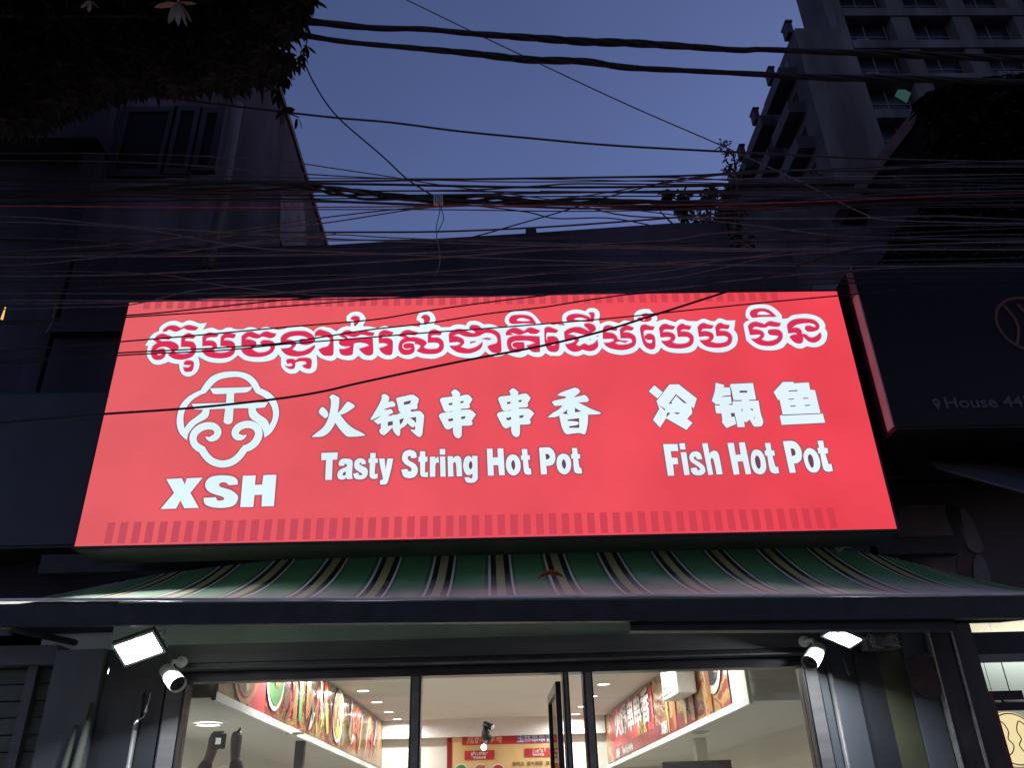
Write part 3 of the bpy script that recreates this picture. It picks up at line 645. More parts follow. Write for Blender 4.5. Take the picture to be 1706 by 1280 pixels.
G(L, rC, ["240,222! 243,180 270,155 310,148 355,155 380,185 375,300 380,355! 322,358! 318,335! 295,358 260,362 232,345 228,300 250,265 290,245 318,232 322,210 305,200 292,222!"], ["312,280! 285,295 280,315 292,322 310,310"])
G(L, rC, ["512,205! 470,208! 470,192 455,192 450,205 480,225 520,245 535,280 525,325 490,355 440,360 400,345 388,300! 440,292! 445,315 470,318 478,302 450,285 410,255 397,220 405,175 440,148 480,148 505,165 515,185"])
G(L, rC, ["560,92! 615,92! 613,148! 637,148! 635,192! 612,192! 605,295 615,305 635,300! 632,350! 590,355 560,340 553,305 555,192! 540,190! 543,150! 558,148!"])
G(L, rC, ["650,148! 705,148! 715,260! 735,148! 792,148! 775,240 745,360 730,400 705,412 658,412! 658,370! 680,365 688,345 680,310 660,220"])
G(L, rC, ["1030,140! 975,145! 970,125 945,125 940,145 955,170 1010,200 1038,240 1040,285 1020,325 980,345 935,345 895,325 875,260! 935,255! 945,275 970,278 980,260 965,235 915,205 885,165 885,120 905,80 950,62 995,68 1025,95"])
G(L, rC, ["1065,75! 1118,75! 1118,130! 1140,130! 1140,180! 1118,180! 1115,280 1125,290 1145,285! 1145,335! 1105,335 1075,325 1068,290 1065,180! 1048,180! 1050,130! 1063,130!"])
G(L, rC, ["1165,130! 1220,130! 1220,150! 1250,128! 1258,190! 1235,190 1222,210 1220,240 1220,332! 1165,335!"])
G(L, rC, ["1265,52! 1320,52! 1320,108! 1265,108!", "1268,128! 1320,128! 1325,332! 1272,332!"])
G(L, rC, ["1345,125! 1398,125! 1398,148! 1425,125 1460,125 1480,150 1487,200 1492,328! 1438,330! 1432,220 1420,185 1402,195 1400,220 1405,330! 1350,332!"])
G(L, rC, ["1595,120! 1648,122! 1650,300 1650,350 1625,385 1580,395 1535,385 1515,340! 1565,338! 1575,350 1595,345 1598,300! 1570,315 1540,312 1515,280 1503,220 1515,155 1540,125 1570,125 1595,145!"], ["1580,175 1565,190 1560,220 1565,245 1580,258 1593,240 1597,215 1592,188"])
G(L, rD, ["105,75! 193,75! 200,215! 280,212! 272,72! 365,70! 388,492! 300,495! 285,335! 208,335! 215,500! 122,500!"])
G(L, rD, ["510,168 565,180 610,225 635,300 635,390 605,455 550,495 490,490 440,445 410,370 410,280 435,210 470,178"], ["518,255 500,275 490,320 500,370 525,412 545,395 553,350 548,300 535,268"])
G(L, rD, ["655,82! 740,80! 750,180! 782,180! 788,245! 755,250! 765,350 775,385 800,395! 808,480! 750,485 710,470 690,420 675,255! 648,250! 640,185! 665,180!"])
G(L, rD, ["930,60! 1080,55 1140,90 1180,160 1185,240 1160,310 1110,340 1045,345! 1055,478! 960,482!"], ["1030,158! 1065,158 1095,185 1098,215 1075,240 1038,245!"])
G(L, rD, ["1300,155 1360,165 1410,210 1435,290 1430,380 1395,450 1340,480 1280,465 1230,410 1208,330 1210,250 1240,185"], ["1320,240 1298,265 1288,310 1300,360 1325,395 1345,380 1355,340 1348,285"])
G(L, rD, ["1448,65! 1528,65! 1540,160! 1578,165! 1580,228! 1548,232! 1560,330 1575,375 1598,382! 1610,462! 1550,468 1500,450 1480,400 1468,232! 1440,230! 1432,165! 1458,160!"])
G('chinese_character', rE, ["160,325! 345,92! 475,90! 733,292! 690,430! 655,405! 670,500! 595,580! 670,640! 585,738! 295,572! 210,705! 110,595! 200,440!", "50,190! 130,105! 250,205! 180,295!"], (),
  ["330,370! 435,230! 600,365! 545,355! 438,252! 370,345! 385,365!", "400,492! 500,492! 455,520!", "310,495! 360,495! 298,562!", "188,382! 280,440! 285,470!", "165,322! 255,208! 250,200! 172,298!"])
G('chinese_character', rE, ["1000,68! 1118,98! 1118,135! 1205,135! 1212,85! 1530,72! 1575,305! 1610,322! 1640,500 1672,600 1675,640! 1655,680 1620,690 1550,692! 1530,670! 1485,590! 1440,630! 1405,620! 1415,698! 1312,698! 1290,655! 1155,712! 1090,630! 1095,600! 1085,505! 1008,500! 990,395! 1005,375! 945,325! 985,200"], (),
  ["1340,180! 1448,180! 1448,208! 1340,210!", "1095,258! 1215,245! 1215,262! 1095,270!", "1205,135! 1218,135! 1252,315! 1370,315! 1370,330! 1240,330! 1240,385! 1188,385! 1190,370! 1228,370!", "1475,312! 1590,307! 1605,322! 1475,325!", "1012,375! 1060,378! 1060,390! 995,390!", "1215,500! 1270,497! 1275,550! 1225,555!", "1270,545! 1280,545! 1312,698! 1292,660!", "1365,445! 1385,440! 1375,490!", "1492,440! 1525,435! 1530,475!", "1535,580! 1560,555! 1555,580!"])
G('chinese_character', rF, ["925,190! 1050,55! 1190,52! 1200,72! 1400,60! 1420,160! 1485,165! 1560,475! 1590,482! 1622,605! 1035,635! 1008,515! 1048,495! 1005,290! 985,298!"], (),
  ["1040,498! 1575,476! 1575,487! 1040,511!", "1130,172! 1250,162! 1245,178! 1125,185!", "1125,282! 1200,280! 1200,292! 1125,293!", "1322,270! 1395,268! 1395,280! 1322,282!", "1150,375! 1222,373! 1222,387! 1152,390!", "1345,367! 1418,363! 1418,377! 1345,380!"])
for o_, h_ in ((["212,570! 325,570! 332,625! 272,625! 280,678! 325,678! 332,728! 290,730! 300,818! 250,820!"], ()),
    (["340,565! 383,562! 390,612! 347,612!", "350,635! 395,635! 422,812! 380,815!"], ()),
    (["520,690! 480,690! 470,670 455,672 460,690 500,715 535,745 545,785 520,812 470,815 440,795 430,760! 475,755! 485,775 500,775 502,760 470,735 430,705 420,665 440,635 480,628 510,650"], ()),
    (["520,565! 563,562! 578,645! 600,625 630,625 650,650 662,700 682,808! 635,810! 615,710 600,680 588,690 592,730 608,810! 570,815!"], ()),
    (["720,562! 770,560! 785,655! 825,652! 810,558! 857,555! 908,805! 865,808! 842,705! 800,708! 815,808! 770,812!"], ()),
    (["935,615 975,620 1005,655 1022,710 1025,765 1005,800 970,808 935,790 912,745 905,690 912,640"], ["950,660 938,680 940,715 955,755 972,765 982,745 980,705 968,672"]),
    (["1015,562! 1058,560! 1068,620! 1088,620! 1095,660! 1075,662! 1095,735 1105,750 1120,750! 1128,798! 1095,802 1065,790 1050,755 1035,662! 1018,660! 1013,622! 1028,620!"], ()),
    (["1158,548! 1225,545 1265,560 1295,600 1308,650 1300,695 1270,720 1245,722! 1260,795! 1212,798!"], ["1218,605! 1238,605 1255,625 1255,655 1228,665!"]),
    (["1350,605 1390,608 1425,640 1450,700 1450,755 1425,790 1385,792 1350,765 1328,710 1322,650"], ["1365,650 1355,675 1362,715 1382,755 1398,750 1402,720 1395,680 1380,655"]),
    (["1430,545! 1475,542! 1485,600! 1510,602! 1515,642! 1492,645! 1515,718 1520,728 1540,725! 1552,782! 1515,788 1485,775 1470,735 1452,645! 1438,642! 1430,600! 1445,598!"], ())):
    G(L, rG, o_, h_)
# emblem
def stroke(pts, w):
    """centre line with widths -> closed outline string points"""
    P = [Vector(p) for p in pts]; c = cr([Vector((p.x, p.y, 0)) for p in [Vector((*q, 0)) if len(q) == 2 else q for q in pts]], False, 5)
    n = len(c); ws = []
    for i in range(n):
        u = i/(n-1)*(len(w)-1); k = min(int(u), len(w)-2); ws.append(w[k]+(w[k+1]-w[k])*(u-k))
    a = []; b = []
    for i in range(n):
        t = (c[min(i+1, n-1)]-c[max(i-1, 0)]).normalized(); q = Vector((-t.y, t.x, 0))*ws[i]/2
        a.append(c[i]+q); b.append(c[i]-q)
    return ' '.join('%.1f,%.1f!' % (p.x, p.y) for p in a+b[::-1])
cen = [(440, 607), (462, 622), (490, 622), (525, 600), (535, 560), (500, 525), (440, 522), (385, 545), (345, 590), (342, 640), (365, 680), (415, 712)]
cen2 = [(405, 700), (440, 755), (490, 800), (565, 822), (640, 808), (700, 765), (745, 705)]
cen3 = [(735, 705), (790, 685), (835, 645), (858, 590), (845, 540), (800, 512), (745, 512), (695, 535), (672, 575), (685, 605), (715, 612), (740, 607), (760, 592)]
G('emblem', rL, ["290,635! 235,580 212,510 215,440 240,360 290,300 350,260 400,238! 430,190 480,135 550,102 640,90 720,95 790,120 840,165 870,222! 930,250 980,295 1010,360 1018,430 1000,500 960,570 905,615! 900,560 940,520! 965,470 970,410 950,350 910,300 835,260! 800,200 760,160 700,135 620,138 550,155 500,190 440,260! 390,280 330,320 285,380 265,440 265,500 272,540! 300,570",
  "290,635! 300,585 360,510 440,465 465,430 470,380! 415,380! 410,410 370,445 310,490 272,540!", "905,615! 895,565 855,505 800,465 780,430 777,380! 835,380! 840,405 870,435 920,470 945,520!",
  "328,347! 380,345 600,338! 660,335 900,335 935,325! 915,360 880,378 660,382 370,392 345,375!", "473,225! 520,222 760,215 805,208! 795,235 760,255 700,260 520,270 490,255!",
  "605,262! 665,260! 655,450 645,495 615,508 585,495 582,470 600,340!", stroke(cen, [8, 46, 55, 58, 58, 56, 60]), stroke(cen2, [60, 58, 56, 56, 54]), stroke(cen3, [54, 60, 60, 58, 58, 48, 6])], edge=.004)
G(L, rL, ["128,942! 250,935! 275,985! 290,935! 415,930! 318,1050! 385,1168! 270,1172! 240,1110! 205,1175! 83,1178! 190,1050!"])
G(L, rL, ["690,985! 620,990! 600,970 565,968 545,985 560,1005 640,1030 690,1070 690,1110 660,1150 590,1168 500,1165 435,1140 422,1090! 520,1085! 530,1108 560,1112 585,1100 570,1080 480,1050 440,1010 440,965 480,925 560,912 650,920 690,950"])
G(L, rL, ["733,915! 835,912! 828,988! 885,985! 895,910! 998,907! 978,1155! 880,1158! 885,1065! 825,1067! 815,1162! 712,1163!"])
# Khmer line: white backing, red letters
K1, K2, K3, K4, K5, K6, K7 = (240, 525, 160), (390, 515, 160), (540, 510, 200), (735, 510, 190), (915, 505, 180), (1060, 510, 180), (1230, 500, 160)
back = [(K1, "15,545! 70,460 110,390 180,320 265,285! 280,220 360,150 460,110 550,100 640,125 690,140! 750,105 830,95 920,125 1000,150 1120,135! 1045,265! 1130,235 1220,225 1320,265 1390,260! 1450,230 1530,220 1620,250"),
  (K2, "160,360! 250,325 340,325 440,360! 520,325 600,318 700,350 780,370 900,350! 1000,320 1200,312 1330,345 1410,400! 1480,335 1580,310 1650,325"),
  (K3, "90,310 175,360! 240,310 320,285 370,290! 380,240 320,215! 320,150 370,100 440,78 520,90 580,150 590,210 555,270 560,290! 650,290 760,315! 860,280 940,300 1080,300! 1180,275 1280,285 1355,300! 1365,230 1310,200! 1330,130 1380,80 1460,68 1540,100 1585,180 1560,260! 1640,280"),
  (K4, "0,315 130,315! 200,280 300,275 370,290! 400,240 470,220 560,230 640,275! 720,268 800,285 870,315 960,310! 1000,290! 950,230 970,150 1050,90 1200,75 1330,90 1430,170 1500,270! 1600,265 1680,285"),
  (K5, "120,335 180,350 255,350! 210,290 210,200 270,140 380,105 480,105 570,130! 620,85 700,78 770,110 800,180 785,270 810,330! 880,295 970,285 1100,320! 1180,275 1250,280 1340,290 1330,200! 1380,130 1480,95 1580,95"),
  (K6, "230,75 315,150 335,200 310,250! 380,225 460,210 560,240 620,255! 670,220 730,208 820,235 960,240! 1020,210 1080,200 1180,235 1240,240! 1290,200 1340,195 1430,225 1565,225! 1545,380! 1595,450 1600,550 1560,640 1450,710 1300,735 1150,715 1030,670 970,625! 930,690 840,735 700,745 560,735 450,700 390,655! 350,720 290,755 220,755 130,720 55,650!"),
  (K5, "1340,780 1200,815 1080,815 940,780 835,710! 760,800 670,830 600,825 545,805! 450,840 360,825 290,795 240,760! 190,820 100,845 20,832"),
  (K4, "1640,748 1560,705! 1500,755 1420,762 1350,745 1300,720! 1220,765 1130,765 1040,740 980,710! 900,745 800,760 730,730 660,680! 590,745 480,775 380,778 250,760 150,720 95,680! 60,720 0,755"),
  (K3, "1560,750 1400,740 1320,715! 1240,750 1160,752 1090,730 1050,705! 980,750 900,760 830,745 765,705! 700,760 630,768 550,755 485,705! 420,760 330,770 240,755 185,730! 130,775 50,775 -20,750"),
  (K2, "1520,860 1460,810! 1475,900 1475,1010 1450,1090 1370,1140 1290,1140 1220,1120 1165,1085! 1110,1135 1040,1150 960,1140 880,1080 835,1000 835,870! 785,800! 720,880 600,925 480,940 350,938 200,910 120,860 70,820!"),
  (K1, "1560,800 1440,845 1300,852 1150,830 1040,780 960,735! 985,850 970,950 910,1040 800,1095 700,1070 640,990 620,870! 520,860 430,830! 330,870 240,885 150,860 80,780 45,690 60,600 70,545!")]
PP, FF = [], []
for rg, s in back:
    P, F = parse(s); k_ = rg[2]/1706
    PP += [Vector((rg[0]+p.x*k_, rg[1]+p.y*k_)) for p in P]; FF += F
def khmer_back(PP, FF):
    c = [at(p.x, p.y, SY-.0022) for p in cr(PP, True, 4, FF)]
    g = MB(); polyfill(g, [c], SY-.0022); o = g.build('khmer_backing', m_swhite, sg); e_ = MB(); outline(e_, c, .0045, SY-.0018); e_.build('edge', m_sdark, o)
khmer_back(PP, FF)
P, F = parse("90,430! 130,385 200,355! 135,300 135,200 180,120 280,85 430,75 560,95 680,170 770,270 780,330 880,325! 960,270 1100,250 1230,245 1380,280 1490,350 1545,440 1540,510! 1575,560 1580,640 1550,740 1470,810 1350,840 1215,820! 1130,860 1030,850 940,800 865,755! 800,840 680,885 540,895 400,880 280,830 190,760 145,720! 120,600!")
khmer_back([Vector((1230+p.x*160/1706, 500+p.y*160/1706)) for p in P], F)
m_pink = emat('sign_gap_vinyl', (.62, .12, .2), 1)
def K(rg, reds, whites=(), pinks=()):
    g = MB()
    for k, s in enumerate(reds):
        P, F = parse(s); c = to_plane(cr(P, True, 5, F), rg, SY-.0036); polyfill(g, [c], SY-.0036-.00002*k)
    o = g.build('khmer_letter', m_sred, sg); e_ = MB()
    for s in reds:
        P, F = parse(s); outline(e_, to_plane(cr(P, True, 5, F), rg, SY), .0022, SY-.0032)
    e_.build('edge', m_kedge, o)
    if whites:
        w = MB()
        for s in whites: P, F = parse(s); polyfill(w, [to_plane(cr(P, True, 4, F), rg, SY)], SY-.0046)
        w.build('counter', m_swhite, o)
    if pinks:
        w = MB()
        for s in pinks: P, F = parse(s); polyfill(w, [to_plane(P, rg, SY)], SY-.0030)
        w.build('gap', m_pink, o)
m_kedge = emat('khmer_edge_vinyl', (.42, .16, .3), 1)
K(K1, ["345,300! 340,265 420,200 500,183 580,195 650,232! 720,195 790,178 870,190 965,220! 930,265 860,275 760,262 720,235 680,250! 600,290 540,295 470,265 420,262! 415,285 350,300"])
K(K1, ["170,450! 230,370 320,330 400,350 495,385! 450,435 370,430 255,430! 320,465 400,462 480,468 560,500 610,550 620,590! 545,650! 570,680 680,692 780,680 835,640 830,590 800,570 655,570! 665,400! 720,350 790,322 860,345 920,365! 880,420 800,415 740,425 725,460! 800,465 870,480 915,540 925,600 900,690 840,750 740,785 640,795 540,780 470,740 430,710! 490,640 470,605 400,570 330,565 250,590 205,635! 260,605 330,595 375,625 385,680 370,740 320,785 250,802 180,785 135,730 125,640 160,550 235,490!"], ["205,680! 270,692 340,682! 300,712 250,712"])
K(K1, ["710,860! 730,820 800,805 865,825 885,870 870,960 845,1000 780,1010 725,1000 695,925! 780,932 840,890! 780,892 715,885!"])
K(K1, ["1040,380! 1110,325 1180,310 1250,325 1325,345! 1290,390 1200,395 1120,410 1095,455! 1200,455 1270,490 1295,550 1290,590 1250,610! 1215,640! 1300,668 1430,665 1520,635 1555,590 1510,565 1355,550! 1365,390! 1430,325 1500,308 1560,325 1630,345! 1600,410 1500,405 1440,415 1415,450! 1530,455 1600,500 1620,580 1600,680 1530,740 1400,770 1250,765 1130,735 1060,680 1025,620! 1150,600! 1215,575 1190,550 1035,555!"])
K(K2, ["135,480! 220,415 310,400 380,430 455,455! 520,410 590,398 660,420 755,440! 710,500 640,520 560,500 500,490! 420,525 340,515 260,495 205,535! 300,545 380,580 395,630 370,670 320,720! 420,770 540,765 620,730 650,680 600,650 510,640 465,600! 500,560 600,553 690,580 725,640 710,730 640,800 520,845 400,855 260,840 170,790 125,720! 250,700 300,665 260,650 130,650!"])
K(K2, ["830,510! 880,450 980,405 1120,388 1260,395 1350,430 1410,480! 1440,550 1390,610 1280,640 1180,625 1160,590! 1170,540 1240,530 1340,535! 1250,490 1130,475 1000,495 925,540! 1010,550 1080,580 1100,630 1070,680 1030,715! 1120,750 1220,745 1310,710 1430,640! 1430,690 1340,790 1220,830 1120,845 980,830 890,780 830,705! 960,690 1020,660 1000,630 830,640!"])
K(K3, ["-128,375! -70,335 0,350 70,375 120,420 130,460! 132,660 110,705 60,710 -10,700 -60,650 -75,615! -20,590 50,570 85,520! 85,470 40,440 -30,430 -90,425 -128,440!"])
K(K2, ["935,950! 930,910 980,885 1060,890 1080,915! 1150,875 1230,865 1320,870 1375,910 1370,1020 1345,1060 1290,1060 1230,1030 1220,1000! 1270,980 1290,960! 1260,935 1180,930 1110,945 1085,960! 1080,1030 1050,1065 1000,1068 950,1050 900,1005! 960,1020 1030,1010 1030,970! 990,965 960,980"])
K(K3, ["375,190! 390,160 430,140 490,150 505,190 490,240 440,290! 425,260 430,210 410,200"])
K(K3, ["215,425! 280,360 350,345 410,370 475,375! 530,355 590,350 650,370 715,380! 690,425 630,425 560,410 510,410! 450,440 400,440 340,425 290,410! 330,450 320,465 270,450", "215,500! 240,480 400,475 640,455 690,460! 695,660 660,700 600,700 540,660 495,605! 560,590 640,560! 600,535 500,520 420,535! 410,640 400,690 350,705 290,705 235,680 215,610! 280,610 350,590 370,570! 300,575 240,560 215,530"])
K(K3, ["775,420! 790,375 840,345 890,345 985,375! 960,410 880,415 820,425! 830,455 900,455 960,480 975,530 970,650 950,695 880,695 820,660 780,600! 850,580 910,550! 860,530 780,530!"])
K(K3, ["1065,420! 1120,360 1190,340 1260,355 1335,375! 1300,415 1220,410 1150,405! 1200,440 1300,445 1390,470 1440,500 1460,530! 1415,585! 1450,605 1530,612 1610,600 1640,560 1620,530 1560,520 1475,525! 1478,400! 1510,350 1570,332 1620,350 1670,375! 1650,415 1580,412 1520,425! 1530,445 1620,450 1680,490 1700,560 1680,630 1610,675 1500,685 1400,675 1315,640! 1370,575 1330,545 1270,540! 1285,620 1260,670 1190,695 1110,685 1065,630 1060,560 1090,490 1150,450! 1065,430"], [stroke([(1290, 530), (1200, 520), (1130, 545), (1122, 590), (1150, 615), (1200, 617), (1235, 603)], [26, 16, 12, 12, 12, 6])])
K(K3, ["1375,165! 1410,130 1460,125 1500,160 1500,210 1470,245 1440,270! 1420,240 1420,195"])
K(K4, ["115,430! 140,390 220,350 300,345 390,380 460,405 512,405! 505,385 470,365 430,345 425,310! 450,288 520,285 580,310 605,350! 640,350 720,340 800,360 860,400 885,440! 900,660 870,700 820,705 760,690 710,640 695,600! 760,575 830,555 845,510! 820,450 750,410 660,405 560,450 450,465 340,450 260,420 180,445! 260,460 330,500 340,560 290,610! 400,640 500,620 570,580 615,535! 610,600 560,660 450,705 350,710 240,690 160,640 125,595! 230,590 285,560 250,540 125,550!"], (), ["590,495! 690,470! 765,495! 715,515!", "430,535! 530,520! 500,550! 435,570!"])
K(K4, ["1020,240! 1020,190 1060,145 1150,130 1260,135 1350,165 1415,250! 1395,268 1250,260 1100,270 1050,265"], ["1130,225! 1150,195 1220,185 1300,205 1330,225! 1250,232"])
K(K4, ["970,440! 980,380 1060,330 1130,328 1240,375! 1300,330 1360,325 1485,370! 1430,415 1340,415 1290,395 1180,430 1090,410 1040,400! 1080,435!", "985,560! 1000,490 1070,450 1160,440 1300,445 1470,455! 1475,670 1440,690 1380,690 1330,660 1275,595! 1340,575 1410,550! 1300,520 1230,530! 1240,570 1245,620 1210,670 1140,695 1070,690 1010,650"], [stroke([(1290, 535), (1180, 535), (1100, 540), (1058, 570), (1065, 610), (1090, 632), (1125, 632)], [24, 16, 14, 14, 8])])
K(K5, ["-75,440! -70,400 -20,375 40,390 140,430! 110,470 40,470 -20,465 -45,480 -50,560 -20,600! -30,540 20,525 90,530 140,570 158,640 150,730 110,770 60,775 0,760 -45,700 -70,600"], ["0,640! 60,650 110,640! 80,670 30,670"])
K(K5, ["235,460! 300,410 400,380 500,385 600,430 640,440! 600,400 550,360! 570,325 640,320 710,350 735,400 720,440 650,480 560,500 460,480 380,465 290,495! 370,505 440,540 470,590 440,630! 430,660 480,680! 560,640 620,665 700,640 760,580! 770,680 720,740 650,760 590,755 520,735! 460,765 380,770 300,730 250,650! 340,635 410,600 380,580 250,595!"], (), ["730,530! 780,515! 770,540!", "630,572! 665,570! 650,590!"])
K(K5, ["275,270! 280,220 340,180 430,168 540,185 620,215 655,240! 650,190 620,170! 640,150 700,150 715,190 700,270 690,300! 600,300 450,290 310,300"], ["390,265! 430,240 520,240 600,270! 480,275"])
K(K5, ["845,440! 870,370 940,350 1000,365 1075,405! 1050,440 960,430 890,460! 1000,475 1060,520 1080,570! 1140,590 1250,600! 1200,625 1100,610 1035,630! 1100,655 1200,655 1290,630 1310,590 1260,560 1130,560! 1115,420! 1160,375 1230,350 1335,390! 1300,435 1220,430 1165,460! 1270,470 1350,520 1370,600 1340,680 1240,730 1120,745 980,720 900,680 860,630! 960,620 1020,590 990,565 850,570!"])
K(K6, ["20,215! 30,185 90,178 130,195! 85,140 150,115 215,130 240,180 225,230 150,250 60,240"], ["100,225! 130,205 145,210 120,230"])
K(K6, ["60,370! 80,310 140,290 200,310 285,325! 260,380 190,380 130,385 115,420 125,500 140,560! 135,480 180,440 240,440 285,480 300,560 295,650 260,685 200,680 140,640 100,560 75,450"], ["140,520! 180,540 250,540! 245,580 200,590 160,570"])
KB = "360,350! 400,300 460,280 520,300 610,320! 580,370 500,370 440,375 415,410! 510,410 590,440 615,490 600,540 565,570! 640,595 740,595 820,570 845,520 800,490 745,485 660,490! 640,350! 680,295 730,278 780,300 865,315! 840,375 770,370 720,375 700,400! 800,405 870,440 905,500 895,580 840,640 720,670 600,670 500,650 430,600 390,550! 500,545 550,510 500,490 385,500!"
K(K6, [KB]); k_ = 180/1706
K((1060+607*k_, 510-12*k_, 180), [KB])
K(K7, ["205,260! 220,200 290,160 400,148 500,160 580,200 680,295! 620,300 430,300 300,315 240,310"], ["330,265! 360,220 440,210 520,235 570,265! 440,268"])
K(K7, ["170,470! 220,410 300,385 380,400 470,430! 520,390 580,375 650,390 755,410! 720,470 640,475 530,460! 480,490 400,490 300,475 245,515! 340,525 420,550 460,610 440,670 410,690! 470,725 580,725 680,690 720,640! 640,630 560,620 525,580! 540,535 620,520 720,530 780,590 780,680 720,760 620,810 500,818 380,800 290,750 220,690! 330,680 390,640 370,615 210,625!"])
K(K7, ["865,450! 920,380 1030,335 1180,328 1320,345 1410,400 1440,470 1410,530 1330,560 1230,560 1180,510! 1200,465 1270,455 1340,480 1380,470! 1340,430 1240,410 1120,420 1020,445 960,490! 1060,495 1120,540 1130,600! 1200,610 1270,660 1340,660 1410,620 1455,575! 1475,640 1440,710 1360,755 1270,750 1200,700 1150,645! 1150,700 1130,760 1060,775 980,740 910,660! 960,620 1040,610! 1020,585 885,595!"])

# ------------------------------------------------------------------ floodlights, cameras, small fittings on the front
m_flood = emat('flood_led', (1, 1, .97), 60)
def floodlight(name_lab, pos, rx, ry, rz, w=.25, h=.17, wall_y=5.33, E=78):
    t = thing('floodlight', pos, name_lab, 'floodlight', 'floodlights under the awning')
    Mt = Matrix.Translation(pos) @ Matrix.Rotation(rz, 4, 'Z') @ Matrix.Rotation(rx, 4, 'X') @ Matrix.Rotation(ry, 4, 'Y')
    b = MB()   # local: light shines towards -Z
    b.box(-w/2, w/2, -h/2, h/2, 0, .03, Mt); 
    for k in range(7): b.box(-w/2+.02+k*(w-.04)/6-.003, -w/2+.02+k*(w-.04)/6+.003, -h/2+.015, h/2-.015, .03, .055, Mt)
    b.build('housing', m_frame, t)
    f = MB().box(-w/2, w/2, -h/2, -h/2+.014, -.012, 0, Mt).box(-w/2, w/2, h/2-.014, h/2, -.012, 0, Mt).box(-w/2, -w/2+.014, -h/2+.014, h/2-.014, -.012, 0, Mt).box(w/2-.014, w/2, -h/2+.014, h/2-.014, -.012, 0, Mt)
    f.build('bezel', m_steel, t)
    MB().add([Mt @ Vector(p) for p in ((-w/2+.014, -h/2+.014, -.004), (w/2-.014, -h/2+.014, -.004), (w/2-.014, h/2-.014, -.004), (-w/2+.014, h/2-.014, -.004))], [(3, 2, 1, 0)]).build('led_panel', m_flood, t)
    l = bpy.data.lights.new('flood_light', 'AREA'); l.shape = 'RECTANGLE'; l.size = w*.85; l.size_y = h*.8; l.energy = E; l.color = (.93, 1, .95)
    lo = bpy.data.objects.new('flood_light', l); COL.objects.link(lo); lo.parent = t; lo.matrix_parent_inverse = Matrix.Translation(-Vector(pos)); lo.matrix_world = Mt @ Matrix.Translation((0, 0, -.02)); 
    lo.matrix_basis = Mt @ Matrix.Translation((0, 0, -.02))
    p = Vector(pos)
    a1 = Mt @ Vector((-w/2-.012, 0, .015)); a2 = Mt @ Vector((w/2+.012, 0, .015)); c1 = Mt @ Vector((-w/2-.012, 0, .10)); c2 = Mt @ Vector((w/2+.012, 0, .10)); mid = (c1+c2)/2
    MB().tube([a1, c1, mid, c2, a2], .007, 6).tube([mid, Vector((mid.x, wall_y, mid.z+.03))], .012, 8).build('bracket', m_steel, t, True)
fl = at(232, 1080, 4.95); fr2 = at(1404, 1061, 4.95)
floodlight('blazing white floodlight at the left end under the awning', fl, math.radians(-38), math.radians(-22), math.radians(-20))
floodlight('white floodlight at the right end under the awning showing its square housing', fr2, math.radians(-12), math.radians(22), math.radians(18), .2, .15, E=26)
def cctv(pos, d, lab):
    t = thing('security_camera', pos, lab, 'security camera', 'bullet cameras at the ends of the shopfront')
    p = Vector(pos); d = Vector(d).normalized(); 
    MB().tube([p-d*.095, p-d*.085, p-d*.02, p+d*.075, p+d*.082], [.03, .042, .046, .046, .042], 20).build('body', m_white, t, True)
    MB().tube([p+d*.0, p+d*.10], [.050, .051], 20, False).tube([p+d*.1, p+d*.075], [.0495, .0475], 20, False).build('hood', m_white, t, True)
    MB().tube([p+d*.0825, p+d*.086], [.043, .041], 20).build('lens_plate', m_black, t, True)
    MB().tube([p+d*.0862, p+d*.095], [.017, .016], 14).build('lens', m_darkwin, t, True)
    MB().tube([p-d*.03+Vector((0, 0, .03)), p-d*.04+Vector((0, .03, .075)), Vector((p.x, 5.24, p.z+.10))], .012, 8).tube([Vector((p.x, 5.235, p.z+.10)), Vector((p.x, 5.262, p.z+.10))], .034, 16).build('mount', m_white, t, True)
cctv(at(286, 1128, 5.12), (.66, -.52, -.54), 'white bullet security camera at the left end of the shopfront')
cctv(at(1357, 1092, 5.12), (-.62, -.55, -.56), 'white bullet security camera at the right end of the shopfront')

def pts_at(pts, Y, Yend=None):
    n = len(pts); return [at(x, y, Y if Yend is None else Y+(Yend-Y)*i/(n-1)) for i, (x, y) in enumerate(pts)]
def smooth3(P, seg=5): return cr(P, False, seg)
# wiring loom on top of the shutter box
w1 = pts_at([(338, 1082), (348, 1084), (400, 1080), (450, 1079), (500, 1076), (560, 1077), (620, 1073), (700, 1071), (800, 1066), (880, 1064), (960, 1062), (1030, 1059), (1070, 1060), (1130, 1058), (1180, 1054), (1230, 1052), (1262, 1060), (1290, 1058), (1340, 1052)], 5.3)
w2 = pts_at([(345, 1085), (420, 1083), (470, 1080), (540, 1079), (600, 1074), (690, 1074), (780, 1067), (870, 1066), (950, 1064), (1020, 1062), (1080, 1063), (1150, 1057), (1200, 1058), (1240, 1050), (1270, 1057), (1300, 1052)], 5.285)
def cable(name, P, r, m, lab, cat='cable', grp=None, n=6):
    return tag(MB().tube(smooth3(P, 4), r, n).build(name, m, None, True), lab, cat, grp)
cable('red_wire', w1, .0042, mat('red_wire_pvc', (.55, .05, .04), .45), 'slack red wire clipped along the top of the shutter box', 'wire')
cable('black_wire', w2, .0045, m_rubber, 'black wire twisted beside the red one on the shutter box', 'wire')
random.seed(5)
